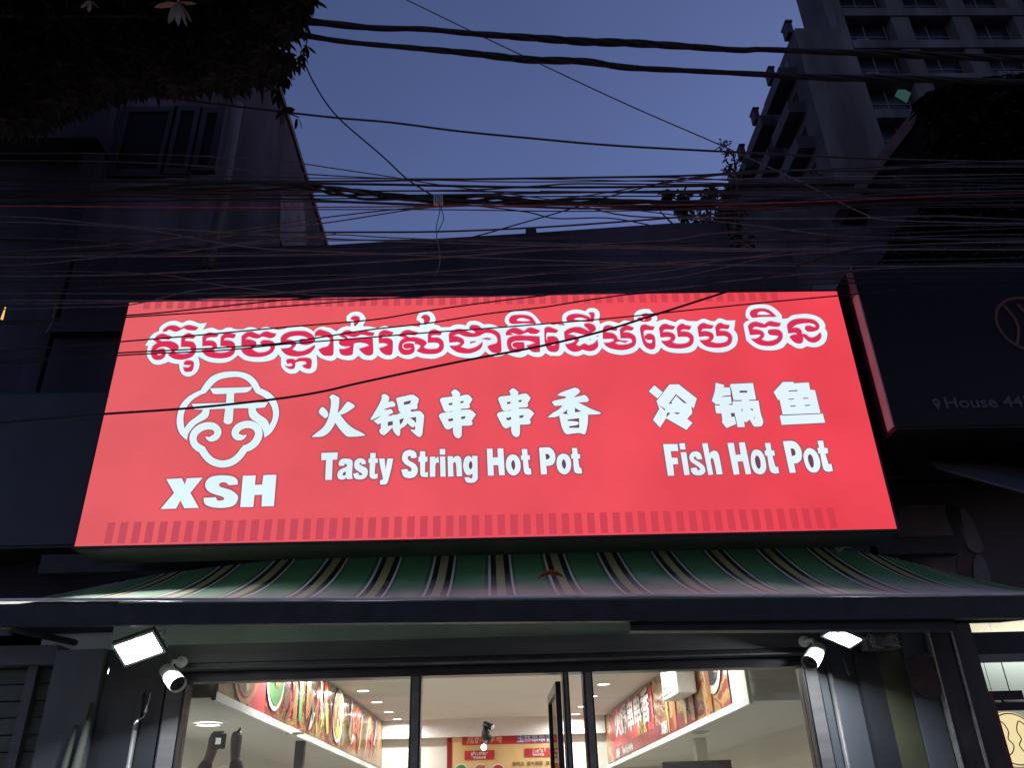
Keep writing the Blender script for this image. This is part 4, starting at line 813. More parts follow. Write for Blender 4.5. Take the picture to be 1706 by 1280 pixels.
for i, k in enumerate((1, 4, 7, 12, 15, 17)):
    p = w1[k]; b = MB().box(p.x-.022, p.x+.022, p.y-.014, p.y+.012, p.z-.010, p.z+.008)
    b.tube([p+Vector((.018, -.016, -.004)), p+Vector((.03, -.02, .014))], .0018, 4)
    tag(b.build('cable_clip', m_black), 'small black clip on the shutter box wires, '+('leftmost of six', 'second from the left', 'third from the left', 'fourth from the left', 'second from the right', 'rightmost of six')[i], 'clip', 'clips along the wires on the shutter box')
# dangling bits on the piers
q = [at(251, 1155, 5.29), at(247, 1172, 5.29), at(243, 1185, 5.285), at(240, 1194, 5.28), at(232, 1200, 5.28), at(223, 1207, 5.28)]
dw = thing('loose_wire_end', q[0], 'frayed pale wire end hanging on the left pier beneath the camera', 'wire')
MB().tube(smooth3(q, 4), .003, 6).build('strand', m_steel, dw, True)
MB().tube([at(245, 1176, 5.285), at(242, 1188, 5.28)], [.004, .009], 8).build('tape', m_trim, dw, True); MB().tube([at(230, 1201, 5.278), at(223, 1208, 5.278)], [.008, .003], 8).build('plug', m_trim, dw, True)
cable('hook_wire', pts_at([(1405, 1098), (1410, 1112), (1412, 1122), (1415, 1126), (1413, 1118)], 5.34), .0025, m_steel, 'thin wire hook hanging on the right pier', 'wire')
for (x0, y0, x1, y1, wh_) in ((188, 1070, 186, 1079, 'leftmost of the upper two tiny bright strips left of the left floodlight'), (194, 1073, 192, 1082, 'tiny bright strip of the upper two, closest to the left floodlight'), (182, 1112, 179, 1124, 'lowest and longest tiny bright strip left of the left floodlight')):
    a, b = at(x0, y0, 5.0), at(x1, y1, 5.0)
    tag(MB().tube([a, (a+b)/2, b], [.003, .005, .003], 6).build('hanging_tag', emat('glint', (.8, .85, .8), 1) if False else m_trim, None, True), wh_, 'tag', 'bright strips left of the floodlight')
# translucent plastic pipe cover left of the pier
a = at(146, 1172, 5.24)
tag(MB().tube([(a.x, 5.24, .12), (a.x-.01, 5.24, 1.6), (a.x+.03, 5.24, a.z)], [.04, .04, .012], 12).tube([(a.x-.09, 5.26, .12), (a.x-.085, 5.26, 1.7), (a.x-.05, 5.26, a.z-.12)], [.03, .03, .01], 12).build('hanging_sheet', mat('plastic_sheet', (.022, .026, .022), .8, var=.3, scale=6, stretch=(4, 4, .3)), None, True), 'rolled translucent plastic curtain hanging left of the pier', 'plastic curtain')
# meter box with wires on the right
mbx = thing('meter_tangle', at(1465, 1070, 5.2), 'tangle of wires and a terminal box under the awning right of the floodlight', 'wire tangle')
a, b = at(1443, 1084, 5.22), at(1492, 1058, 5.22)
bx('terminal_box', a.x, b.x, 5.2, 5.29, a.z, b.z, m_cassette, mbx, .008)
random.seed(12); tb = MB()
for k in range(16):
    s = [Vector((a.x+random.random()*(b.x-a.x), 5.185-random.random()*.03, a.z+random.random()*(b.z-a.z))) for _ in range(4)]
    tb.tube(smooth3(s, 3), .0022, 4)
tb.build('wires', m_steel, mbx, True)['kind'] = 'stuff'

# ------------------------------------------------------------------ overhead cables
def catline(pts, Y, Ye=None, ext=True):
    pts = list(pts)
    if ext and (pts[0][0] < 480 or pts[0][1] > 372):      # carry each line on to the walls or past the frame
        (x0, y0), (x1, y1) = pts[0], pts[1]
        if 5 < x0: s_ = (y1-y0)/(x1-x0); s_ = max(-.08, min(.08, s_)); pts = [(-60, y0-(x0+60)*s_*.2), (x0*.5-30, y0-(x0*.5+30)*s_*.4)]+pts
    if ext and pts[-1][0] < 1700 and (pts[-1][0] > 1200 or pts[-1][1] > 372) and pts[-1][0] > 760 or (ext and pts[-1] in ((700, 398), (520, 418))):
        (x0, y0), (x1, y1) = pts[-1], pts[-2]; s_ = max(-.08, min(.06, (y0-y1)/(x0-x1))); pts = pts+[((x0+1780)/2, y0+(1780-x0)*s_*.3), (1780, y0+(1780-x0)*s_*.35)]
    P = pts_at(pts, Y, Ye)
    if ext:
        a = (P[0]-P[1]).normalized(); b = (P[-1]-P[-2]).normalized()
        if pts[0][0] <= 5 or pts[0][1] <= 3: P = [P[0]+a*2.5]+P
        if pts[-1][0] >= 1700: P = P+[P[-1]+b*2.5]
    return P
def rad(px, P): 
    return px/2*((P-Vector((0, 0, CH))).dot(FW))/FPX
def overhead(pts, wpx, Y, m, lab, Ye=None, grp=None, name='overhead_cable'):
    P = catline(pts, Y, Ye); mid = P[len(P)//2]
    return tag(MB().tube(smooth3(P, 5), rad(wpx*(1.2 if m is not m_rubber else 1.08), mid), 6).build(name, m, None, True), lab, 'cable', grp)
def twisted(pts, wpx, Y, lab, seedk):
    P = smooth3(catline(pts, Y), 10); n = len(P); t = thing('twisted_cable', P[0], lab, 'cable', 'thick twisted power cables across the sky')
    r = rad(wpx, P[n//2])*.52; L = [0]
    for a, b in zip(P, P[1:]): L.append(L[-1]+(b-a).length)
    random.seed(seedk)
    for s in range(4):
        Q = []
        for i, p in enumerate(P):
            d = (P[min(i+1, n-1)]-P[max(i-1, 0)]).normalized(); u = d.cross(Vector((0, 1, .3))).normalized(); v = d.cross(u)
            an = L[i]*7.5+s*math.pi/2+.8*math.sin(L[i]*1.9+seedk); rr = r*(.85+.35*math.sin(L[i]*3.1+seedk))
            Q.append(p+(u*math.cos(an)*rr*.95+v*math.sin(an)*rr*.95))
        MB().tube(Q, r*.86, 8).build('strand', m_rubber, t, True)
twisted([(440, 33), (475, 34), (520, 36), (621, 46), (705, 48), (780, 55), (879, 62), (972, 69), (1043, 71), (1127, 76), (1230, 83), (1271, 82), (1376, 86), (1474, 89), (1706, 98)], 13.5, 3.3, 'upper of the two thick black twisted cables across the top of the sky', 1)
twisted([(430, 44), (489, 55), (574, 69), (682, 79), (780, 88), (879, 99), (972, 102), (1043, 112), (1136, 117), (1277, 124), (1376, 129), (1507, 131), (1706, 136)], 12.5, 3.35, 'lower of the two thick black twisted cables across the top of the sky', 2)
OV = [
 ([(675, -2), (780, 49), (883, 98), (1043, 173), (1197, 240), (1240, 260), (1300, 287), (1352, 312), (1400, 337), (1440, 356), (1475, 366)], 2.0, 3.6, m_cgrey, 'thin wire slanting down from the top edge across the sky to the right trees'),
 ([(501, 89), (522, 136), (560, 192), (635, 258), (677, 297), (724, 328)], 2.2, 3.75, m_cblack, 'black wire curving down from the tree to the cable clamp'),
 ([(259, 161), (360, 173), (460, 185), (560, 196), (653, 204), (761, 218), (883, 230), (1033, 243), (1280, 256), (1474, 265), (1706, 271)], 3.4, 3.5, m_cblack, 'single black cable crossing the middle of the open sky'),
 ([(0, 295), (295, 301), (560, 302), (744, 299), (1130, 293), (1242, 286), (1299, 284), (1455, 284), (1576, 273), (1706, 268)], 3.2, 3.7, m_cblack, 'straight cable at the top of the crowded band of cables'),
 ([(286, 273), (427, 284), (560, 293), (677, 298), (861, 303), (1130, 300), (1330, 296), (1706, 290)], 2.0, 3.8, m_cgrey, 'thin pale cable dropping from the left building into the band'),
 ([(417, 263), (499, 272), (560, 281), (654, 295), (727, 307), (861, 325), (994, 342), (1130, 359), (1164, 365), (1278, 378), (1391, 392)], 1.8, 3.95, m_cgrey, 'thin wire falling steadily rightwards through the whole band of cables'),
 ([(0, 343), (279, 345), (560, 345), (794, 343), (1130, 341), (1349, 336), (1597, 325), (1706, 322)], 2.0, 3.55, m_cred, 'thin reddish wire running level across the whole view'),
 ([(79, 330), (230, 328), (361, 334), (560, 337), (700, 342), (850, 344), (1000, 348), (1200, 340), (1450, 336)], 2.2, 3.9, m_cblack, 'cable just above the level red wire on the left'),
 ([(0, 309), (290, 312), (512, 318), (760, 317), (894, 310), (961, 306), (1130, 307), (1455, 305), (1706, 309)], 2.4, 3.72, m_cblack, 'cable rising a little in mid sky under the top straight cable'),
 ([(300, 322), (440, 322), (560, 319), (727, 318), (894, 320), (1130, 319), (1300, 321), (1706, 318)], 2.6, 3.85, m_cblack, 'level cable hidden behind the thick taped bundle'),
 ([(-60, 424), (180, 408), (370, 386), (560, 360), (694, 346), (800, 342), (961, 328), (1061, 312), (1130, 302), (1240, 286), (1330, 283)], 2.0, 4.0, m_cgrey, 'wire climbing to the right over the bundle'),
 ([(640, 412), (767, 399), (861, 374), (954, 347), (994, 333), (1054, 317), (1130, 299), (1230, 290)], 2.0, 3.65, m_cblack, 'wire slanting up from the dark roof to the right trees'),
 ([(207, 419), (330, 401), (400, 389), (560, 387), (727, 386), (877, 380), (1000, 372), (1130, 362), (1221, 354), (1450, 340), (1706, 334)], 2.8, 3.6, m_cblack, 'cable just over the dark parapet of the shop'),
 ([(66, 363), (180, 374), (295, 382), (430, 390), (560, 398), (660, 402), (794, 406), (1000, 411), (1130, 416), (1246, 418), (1370, 414), (1500, 408)], 2.0, 3.7, m_cgrey, 'pale thin cable along the parapet of the shop'),
 ([(160, 425), (207, 419), (300, 405), (394, 390), (480, 378), (560, 369), (694, 348), (760, 344)], 2.0, 3.8, m_cgrey, 'wire rising from the left wall to the taped bundle'),
 ([(720, 336), (794, 343), (877, 353), (927, 364), (1011, 363), (1078, 374), (1120, 384)], 2.0, 4.05, m_cblack, 'slack wire making a shallow wave above the parapet'),
 ([(0, 516), (120, 512), (217, 508), (322, 484), (427, 475), (560, 465), (734, 452), (894, 442), (1130, 440), (1246, 428), (1437, 400)], 1.6, 4.1, m_cgrey, 'pale wire low across the dark wall just above the sign'),
 ([(223, 457), (400, 448), (560, 440), (734, 429), (894, 417), (1000, 413), (1130, 414)], 1.5, 3.9, m_cgrey, None),
 ([(230, 427), (400, 425), (560, 423), (700, 421), (894, 410), (1100, 401), (1200, 388), (1391, 380)], 1.5, 3.75, m_cgrey, None),
 ([(263, 457), (368, 475), (460, 485), (560, 493), (700, 482), (794, 478), (961, 469), (1130, 448), (1228, 430)], 1.5, 4.15, m_cgrey, None),
 ([(300, 500), (440, 490), (560, 480), (760, 469), (961, 450), (1130, 436), (1313, 424), (1500, 410)], 1.5, 4.2, m_cgrey, None),
 ([(800, 480), (960, 472), (1100, 465), (1200, 447), (1313, 424)], 1.5, 4.0, m_cgrey, None),
 ([(960, 490), (1100, 483), (1228, 467), (1373, 454), (1480, 447)], 1.6, 3.95, m_cgrey, None),
 ([(60, 440), (180, 428), (300, 420), (400, 405), (470, 398), (560, 391), (700, 398)], 1.4, 3.85, m_cgrey, None),
 ([(90, 372), (230, 381), (340, 400), (420, 412), (520, 418)], 1.3, 3.6, m_cgrey, None),
 ([(150, 400), (300, 415), (430, 405), (520, 395), (560, 389)], 1.3, 4.0, m_cgrey, None),
 ([(900, 319), (1100, 321), (1300, 322), (1500, 316), (1706, 311)], 2.2, 3.5, m_cblack, None),
 ([(1000, 338), (1221, 333), (1349, 331), (1520, 322), (1706, 318)], 2.4, 3.65, m_cblack, None),
 ([(960, 340), (1050, 360), (1200, 363), (1400, 364), (1560, 360), (1706, 366)], 1.5, 3.8, m_cgrey, None),
 ([(1060, 392), (1221, 385), (1380, 380), (1500, 372), (1640, 378), (1706, 374)], 1.8, 4.1, m_cblack, None),
 ([(1100, 409), (1244, 399), (1386, 393), (1520, 388), (1706, 380)], 1.6, 4.0, m_cblack, None),
 ([(1000, 296), (1130, 296), (1330, 305), (1500, 300), (1706, 296)], 2.4, 3.45, m_cblack, None),
 ([(420, 330), (560, 335), (720, 341), (900, 345), (1090, 349), (1280, 345)], 1.8, 3.92, m_cblack, None),
 ([(-3, 318), (200, 322), (560, 326), (900, 322), (1130, 318), (1450, 316), (1706, 322)], 2.2, 3.75, m_rubber, None),
 ([(-3, 300), (300, 304), (620, 307), (900, 312), (1200, 309), (1500, 300), (1706, 303)], 2.6, 3.66, m_rubber, None),
 ([(-3, 352), (300, 350), (700, 349), (950, 352), (1200, 349), (1706, 344)], 1.8, 3.58, m_cblack, None),
 ([(-3, 398), (250, 410), (560, 412), (900, 408), (1200, 404), (1706, 398)], 2.4, 4.1, m_rubber, None),
 ([(-3, 452), (250, 442), (560, 432), (900, 428), (1200, 425), (1706, 420)], 2.0, 4.2, m_rubber, None),
 ([(-3, 470), (250, 466), (560, 457), (900, 455), (1200, 440), (1706, 430)], 1.8, 4.2, m_cblack, None),
 ([(-3, 488), (350, 470), (700, 466), (1000, 470), (1250, 455), (1706, 452)], 1.6, 4.15, m_cblack, None),
 ([(-3, 340), (300, 334), (640, 330), (960, 327), (1300, 328), (1706, 335)], 2.4, 3.7, m_rubber, None),
 ([(-3, 380), (300, 392), (640, 400), (960, 398), (1300, 408), (1706, 412)], 1.6, 4.0, m_cblack, None),
 ([(-3, 290), (260, 292), (560, 297), (860, 298), (1130, 303), (1400, 312), (1706, 330)], 1.8, 3.8, m_cblack, None),
 # across the face of the sign
 ([(-3, 536), (120, 530), (220, 525), (290, 519), (431, 504), (525, 496), (640, 489)], 2.4, 3.9, m_rubber, 'thin dark wire over the top left corner of the red sign'),
 ([(-3, 540), (120, 534), (220, 528), (361, 519), (478, 510), (620, 499), (760, 490)], 2.2, 4.0, m_rubber, 'second dark wire over the top left of the red sign'),
 ([(-3, 586), (110, 577), (220, 568), (337, 558), (478, 545), (620, 533), (705, 519), (811, 504), (902, 493), (1000, 483)], 2.3, 3.85, m_rubber, 'wire rising over the first half of the Khmer lettering'),
 ([(-3, 603), (110, 594), (220, 587), (361, 580), (468, 572), (548, 560), (620, 549), (717, 538), (811, 523), (905, 512), (1000, 497), (1100, 487)], 2.3, 3.95, m_rubber, 'wire crossing the Khmer lettering and leaving the sign above its middle'),
 ([(-3, 607), (110, 599), (220, 591), (368, 584), (470, 574), (620, 562), (717, 554), (802, 548), (1000, 532), (1109, 521), (1264, 505), (1395, 493), (1440, 489), (1560, 482)], 2.2, 4.05, m_rubber, 'wire crossing the whole width of the Khmer lettering'),
 ([(-3, 705), (90, 697), (175, 690), (320, 680), (460, 665), (540, 652), (600, 638), (764, 603), (900, 577), (1000, 553), (1096, 523), (1199, 490), (1253, 472), (1310, 450), (1430, 415)], 3.6, 3.6, m_rubber, 'thicker black cable crossing the sign over the round emblem'),
]
random.seed(77)
for pts, w, Y, m, lab in OV:
    if not lab: w *= random.uniform(.75, 1.75)
    overhead(pts, w, Y, m, lab or 'fine loose wire in the crowded band of overhead cables', None, None if lab else 'fine wires in the band above the sign')
# taped bundle with clamp and hanging ends
tbp = smooth3(catline([(-60, 330), (200, 318), (420, 310), (512, 312), (560, 317), (627, 325), (727, 333), (827, 332), (894, 337), (994, 338), (1130, 340), (1250, 340), (1400, 336), (1706, 330)], 3.62), 8)
bt = thing('taped_cable_bundle', tbp[0], 'thick lumpy taped bundle of telephone cables above the shop parapet', 'cable bundle')
for s in range(5):
    random.seed(s); Q = [p+Vector((0, .02*math.sin(i*.31+s*1.3), .017*math.sin(i*.24+s*1.9)*math.exp(-((i-26-s)/28)**2)+.006*(s-2))) for i, p in enumerate(tbp)]
    MB().tube(Q, .0085, 6).build('cable', m_rubber if s != 3 else m_cblack, bt, True)
q = at(731, 333, 3.6)
cp = MB()
for k in range(5): cp.box(q.x-.028+k*.011, q.x-.021+k*.011, 3.585, 3.625, q.z-.03, q.z+.028)
cp.build('clamp', m_steel, bt)
cable('hanging_wire', pts_at([(730, 336), (733, 350), (728, 372), (727, 390), (731, 412), (733, 430), (731, 445), (724, 459)], 3.58), .0028, m_cgrey, 'thin wire end dangling below the clamp over the dark wall', 'wire')
cable('hanging_wire', pts_at([(731, 336), (736, 350), (739, 364), (734, 378), (728, 388)], 3.6), .0024, m_cblack, 'short curled wire end hanging beside the clamp against the sky', 'wire')

# ------------------------------------------------------------------ trees
def leaf_geo(mb, p, d, ln, w, droop=.25):
    d = d.normalized(); s = d.cross(Z); s = s.normalized() if s.length > 1e-3 else X.copy(); up = s.cross(d)
    s = (s+up*random.uniform(-.5, .5)).normalized()
    a = p; b = p+d*ln*.35+s*w/2; c = p+d*ln*.35-s*w/2; b2 = p+d*ln*.75+s*w*.38-Z*ln*droop*.4; c2 = p+d*ln*.75-s*w*.38-Z*ln*droop*.4; e_ = p+d*ln-Z*ln*droop
    mb.add([a, b, b2, e_, c2, c], [(0, 1, 2, 3, 4, 5)])
def whorl(mb, p, n=7, ln=.11, w=.035, down=.5):
    a0 = random.random()*6.28
    for k in range(n):
        an = a0+k*2*math.pi/n+random.uniform(-.2, .2)
        leaf_geo(mb, p, Vector((math.cos(an), math.sin(an), -down*random.uniform(.4, 1.3))), ln*random.uniform(.75, 1.15), w)
def inpoly(x, y, pl):
    c = False; j = len(pl)-1
    for i in range(len(pl)):
        if (pl[i][1] > y) != (pl[j][1] > y) and x < (pl[j][0]-pl[i][0])*(y-pl[i][1])/(pl[j][1]-pl[i][1])+pl[i][0]: c = not c
        j = i
    return c
tl = thing('street_tree', (-3.6, 3.4, 0), 'dark broad leaved street tree hanging over the top left of the view', 'tree')
MB().tube([(-4.4, 2.8, 0), (-4.3, 2.85, 1.6), (-4.05, 2.95, 3.2), (-3.6, 3.1, 4.6), (-3.0, 3.3, 5.8)], [.2, .17, .15, .12, .08], 12).build('trunk', m_bark, tl, True)
for (A_, B_, C_) in (((-3.6, 3.1, 4.6), at(40, 60, 3.9), at(330, 70, 4.2)), ((-3.2, 3.25, 5.3), at(150, -40, 3.8), at(440, 0, 4.0)), ((-3.0, 3.3, 5.8), at(60, -120, 3.6), at(300, -110, 3.6))):
    P_ = smooth3([Vector(A_), Vector(B_), Vector(C_)], 6); MB().tube(P_, [.06*(1-i/len(P_))+.008 for i in range(len(P_))], 7).build('limb', m_bark, tl, True)
PL = [(-90, -160), (500, -160), (520, -20), (522, 12), (512, 30), (486, 44), (500, 55), (478, 58), (482, 72), (496, 80), (486, 100), (494, 118), (470, 126), (452, 120), (440, 132), (420, 138), (395, 150), (330, 146), (250, 150), (170, 158), (90, 200), (-90, 240)]
random.seed(21); fo = MB(); cnt = 0
while cnt < 5200:
    x = random.uniform(-90, 525); y = random.uniform(-160, 240)
    if not inpoly(x, y, PL): continue
    # a few loose gaps where the sky shows
    if (150 < x < 245 and 15 < y < 42 and random.random() < .72) or (408 < x < 432 and -5 < y < 22 and random.random() < .8) or (465 < x < 496 and 55 < y < 90 and random.random() < .78): continue
    Yd = random.uniform(3.1, 4.6); whorl(fo, at(x, y, Yd), random.randint(5, 7), random.uniform(.055, .11), random.uniform(.020, .034)); cnt += 1
for (x, y) in ((512, 78), (505, 92), (498, 105), (470, 134), (480, 130), (462, 126), (456, 146), (470, 186), (462, 160), (452, 118)):
    whorl(fo, at(x, y, 3.5), 6, .07, .024, 1.0)
fo.build('foliage', m_leaf, tl)['kind'] = 'stuff'
tw = MB().tube(smooth3(pts_at([(440, 120), (455, 143), (466, 163), (470, 182), (482, 189), (498, 195)], 3.5), 4), .004, 5).tube(smooth3(pts_at([(505, 40), (512, 62), (505, 90), (497, 115)], 3.5), 4), .004, 5)
tw.build('twig', m_bark, tl, True)
for (x, y), d in (((496, 197), (-.12, 0, -1)), ((499, 197), (.25, 0, -1)), ((460, 152), (.7, 0, -.9)), ((468, 184), (.8, 0, .1)), ((472, 190), (-.1, 0, -1)), ((456, 150), (-.2, 0, .9))):
    hl = MB(); leaf_geo(hl, at(x, y, 3.48), Vector(d), .085, .042, .02); hl.build('hanging_leaf', m_leaf, tl)
random.seed(3)
c = at(296, 4, 2.6)
for dx, dy, ln, w in ((-.33, -.94, .115, .034), (.10, -1.1, .12, .034), (.42, -.95, .135, .042), (.62, -.8, .13, .038), (-.9, -.25, .11, .036), (.95, -.1, .10, .036), (.2, .9, .1, .04)):
    bl_ = MB(); leaf_geo(bl_, c, RT*dx+UP*dy-FW*.15, ln, w, .02); bl_.build('pale_leaf', m_leaflit, tl)
c = at(150, 0, 2.7)
for dx, dy in ((-.75, -.6), (-.1, -1), (.6, -.5)): bl_ = MB(); leaf_geo(bl_, c, RT*dx+UP*dy, .06, .024, .02); bl_.build('pale_leaf', m_leaflit, tl)

def shrub(name, lab, px_branches, Y, leafs, lsz, m=m_leaf, n=260, spread=10, seed=1):
    t = thing(name, at(*px_branches[0][0], Y), lab, 'plant'); b = MB(); f = MB(); random.seed(seed)
    for br_ in px_branches:
        P = smooth3(pts_at(br_, Y), 3); rr = [.012*(1-.8*i/len(P))+.002 for i in range(len(P))]; b.tube(P, rr, 5)
    b.build('stem', m_bark, t, True)
    for k in range(n):
        (x, y, r_) = random.choice(leafs); an = random.random()*6.28; q = r_*math.sqrt(random.random())
        p = at(x+math.cos(an)*q, y+math.sin(an)*q, Y+random.uniform(-.25, .25))
        leaf_geo(f, p, Vector((random.uniform(-1, 1), random.uniform(-1, 1), random.uniform(-1, .5))), lsz*random.uniform(.6, 1.3), lsz*.36)
    f.build('foliage', m, t)['kind'] = 'stuff'
shrub('rooftop_shrub', 'slender leafy sapling against the sky beside the tower', [[(1234, 420), (1228, 360), (1226, 300), (1222, 262), (1206, 240)], [(1226, 300), (1208, 282)], [(1224, 280), (1232, 262)], [(1226, 320), (1232, 300)]], 6.2,
      [(1208, 240, 9), (1214, 256, 11), (1222, 270, 14), (1212, 283, 9), (1228, 285, 12), (1222, 312, 7), (1226, 330, 8)], .055, n=210, seed=3)
shrub('rooftop_bush', 'sparse twiggy bush on the parapet below the sapling', [[(1160, 416), (1150, 380), (1128, 345), (1108, 322)], [(1150, 380), (1140, 350), (1136, 318)], [(1180, 416), (1184, 370), (1182, 325)], [(1184, 370), (1210, 350), (1215, 318)], [(1128, 345), (1105, 340)], [(1160, 400), (1120, 372), (1100, 352)], [(1190, 400), (1220, 372), (1238, 345)]], 6.1,
      [(1182, 322, 13), (1112, 326, 8), (1138, 328, 10), (1214, 322, 10), (1140, 350, 16), (1180, 350, 18), (1222, 350, 16), (1170, 378, 20), (1210, 380, 24), (1150, 398, 26), (1200, 405, 30), (1235, 405, 22), (1125, 405, 12)], .06, n=1900, seed=8)
# big dark tree behind the right neighbour
tr_ = thing('roadside_tree', (9, 10, 0), 'large dark tree mass at the right edge in front of the tower', 'tree')
MB().tube([(8.6, 9.5, 0), (8.5, 9.4, 3), (8.3, 9.2, 6), (8.0, 9, 9)], [.3, .26, .2, .1], 12).build('trunk', m_bark, tr_, True)
for (B_, C_) in (((7.2, 9.2, 8.2), (6.0, 9.0, 9.6)), ((9.0, 8.6, 8.5), (9.8, 8.0, 10)), ((7.4, 8.4, 7.0), (6.2, 8.0, 7.6))):
    MB().tube(smooth3([Vector((8.35, 9.25, 5.5)), Vector(B_), Vector(C_)], 6), .05, 7).build('limb', m_bark, tr_, True)
PR = [(1535, 168), (1560, 148), (1600, 138), (1640, 132), (1800, 120), (1800, 470), (1500, 452), (1480, 420), (1500, 380), (1530, 350), (1600, 330), (1640, 290), (1600, 262), (1560, 232), (1545, 200)]
random.seed(31); fo = MB(); cnt = 0
while cnt < 3600:
    x = random.uniform(1480, 1800); y = random.uniform(120, 470)
    if not inpoly(x, y, PR): continue
    if y > 300 and random.random() < .5: Yd = random.uniform(7.6, 8.4)
    else: Yd = random.uniform(7.6, 9.6)
    whorl(fo, at(x, y, Yd), 5, random.uniform(.16, .3), random.uniform(.06, .1)); cnt += 1
fo.build('foliage', m_leaf, tr_)['kind'] = 'stuff'

# ------------------------------------------------------------------ right neighbours
# gabled house behind the neighbouring signs
gh = thing('gabled_house', (6.5, 10, 0), 'dark house with a mottled gable wall behind the right hand signs', 'building')
ap = at(1535, 178, 10.2); el = at(1452, 300, 10.2)
sl_ = (ap.z-el.z)/(ap.x-el.x)
bx0 = at(1240, 430, 10.2)
MB().prism([(bx0.x, 0), (bx0.x, bx0.z+1.1), (el.x-.3, el.z-1.0), (el.x-.1, el.z-.05), (ap.x, ap.z-.25), (ap.x+(ap.z-el.z)/sl_, el.z-.1), (ap.x+9, el.z-.8), (ap.x+9, 0)], 10.2, 20).build('wall', mat('mottled_gable', (.06, .055, .065), .9, var=.6, scale=1.6, bump=.4, bscale=8), gh)
def slab(a, b, y0, y1, th, m, nm, par):
    d = (b-a).normalized(); n_ = Vector((-d.z, 0, d.x))*th
    if n_.z < 0: n_ = -n_
    c = [a, b, b+n_, a+n_]
    return mesh(nm, [Vector((p.x, y0, p.z)) for p in c]+[Vector((p.x, y1, p.z)) for p in c], [(0, 1, 2, 3), (7, 6, 5, 4), (0, 4, 5, 1), (1, 5, 6, 2), (2, 6, 7, 3), (3, 7, 4, 0)], m, par)
m_rooft = mat('red_brown_roof', (.10, .055, .055), .8, var=.3, scale=3)
slab(Vector((el.x-.7, 0, el.z-.7*sl_)), Vector((ap.x, 0, ap.z-.2)), 9.7, 20, .16, m_rooft, 'roof', gh)
slab(Vector((ap.x+.005, 0, ap.z-.2)), Vector((ap.x+3.2, 0, ap.z-.2-3.2*sl_)), 9.72, 20, .15, m_rooft, 'roof', gh)
# right neighbour building body
nb = thing('right_building', (5, 6, 0), 'dark two storey neighbour building carrying the navy sign and the poster', 'building')
MB().box(2.66, 9, 5.62, 10, 2.8, 5.3).build('wall', m_wall_dark, nb)
MB().box(2.66, 9, 5.45, 5.62, 5.22, 5.34).build('coping', m_conc, nb)
MB().box(2.7, 9, 5.2, 5.62, 3.62, 3.78).build('ledge', m_wall_dark, nb)
random.seed(9)
for k in range(9):
    p = at(random.uniform(1450, 1690), 440, 5.5); r_ = random.uniform(.03, .07)
    tag(MB().tube([(p.x, 5.52, 5.35), (p.x+r_*.7, 5.53, 5.37), (p.x+r_*1.6, 5.5, 5.36)], [r_*.3, r_*.45, r_*.2], 7).build('litter', m_cgrey), 'scrap of pale litter lying on the ledge above the navy sign', 'litter', 'litter scraps on the ledge')
ns = thing('navy_sign', (4, 4.9, 3.8), 'large unlit navy sign box with an address line and a ring logo', 'sign')
m_navy = mat('navy_panel', (.003, .003, .009), .8, var=.15, scale=1)
a = at(1466, 706, 4.85)
SL = 2.465
MB().box(SL, 6.5, 4.423, 5.2, 3.58, 4.80).build('casing', m_black, ns)
MB().box(SL+.004, 6.49, 4.413, 4.421, 3.59, 4.79).build('face', m_navy, ns)
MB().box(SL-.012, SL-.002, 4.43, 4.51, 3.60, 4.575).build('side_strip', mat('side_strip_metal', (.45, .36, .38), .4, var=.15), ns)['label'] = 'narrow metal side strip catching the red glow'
MB().box(SL-.012, SL-.002, 4.43, 4.51, 4.58, 4.78).build('side_strip', m_cgrey, ns)
m_faint = mat('faint_lettering', (.06, .06, .07), .5, var=.1)
q = at(1574, 680, 4.41)
text_mesh('lettering', 'House 44B', .104, m_faint, ns, Vector((q.x, 4.408, q.z)), X, Z, off=.0015, sx=1.22)
p = at(1561, 675, 4.41)
pin = [(p.x+math.cos(a_)*.024, p.z+.02+math.sin(a_)*.024) for a_ in [math.radians(-30+k*24) for k in range(11)]]+[(p.x, p.z-.04)]
inr = [(p.x+math.cos(k*.785)*.009, p.z+.02+math.sin(k*.785)*.009) for k in range(8)]
cs = [[Vector((x, z, 0)) for x, z in pin], [Vector((x, z, 0)) for x, z in inr]]
mesh('pin_icon', [(v_.x, 4.408, v_.y) for c_ in cs for v_ in c_], [tuple(t_) for t_ in tessellate_polygon(cs)], m_faint, ns)
p = at(1712, 540, 4.41); m_ring = mat('ring_logo', (.16, .055, .03), .5, var=.2); rgm = MB()
for (r1, r2) in ((.21, .192),):
    n = 48; v = [(p.x+math.cos(k*2*math.pi/n)*r_, 4.408, p.z+math.sin(k*2*math.pi/n)*r_*1.0) for r_ in (r1, r2) for k in range(n)]
    rgm.add(v, [(k, (k+1) % n, (k+1) % n+n, k+n) for k in range(n)])
rgm.build('ring_logo', m_ring, ns)
for cx, w_ in ((-.13, .05), (-.03, .04)):
    rr = [(p.x+cx+math.sin(t_*3.1)*w_, p.z-.15+.3*t_) for t_ in [k/10 for k in range(11)]]
    mesh('logo_stroke', [(x+.0, 4.406, z) for x, z in rr]+[(x+.02, 4.406, z) for x, z in rr], [(k, k+1, k+12, k+11) for k in range(10)], m_ring, ns)
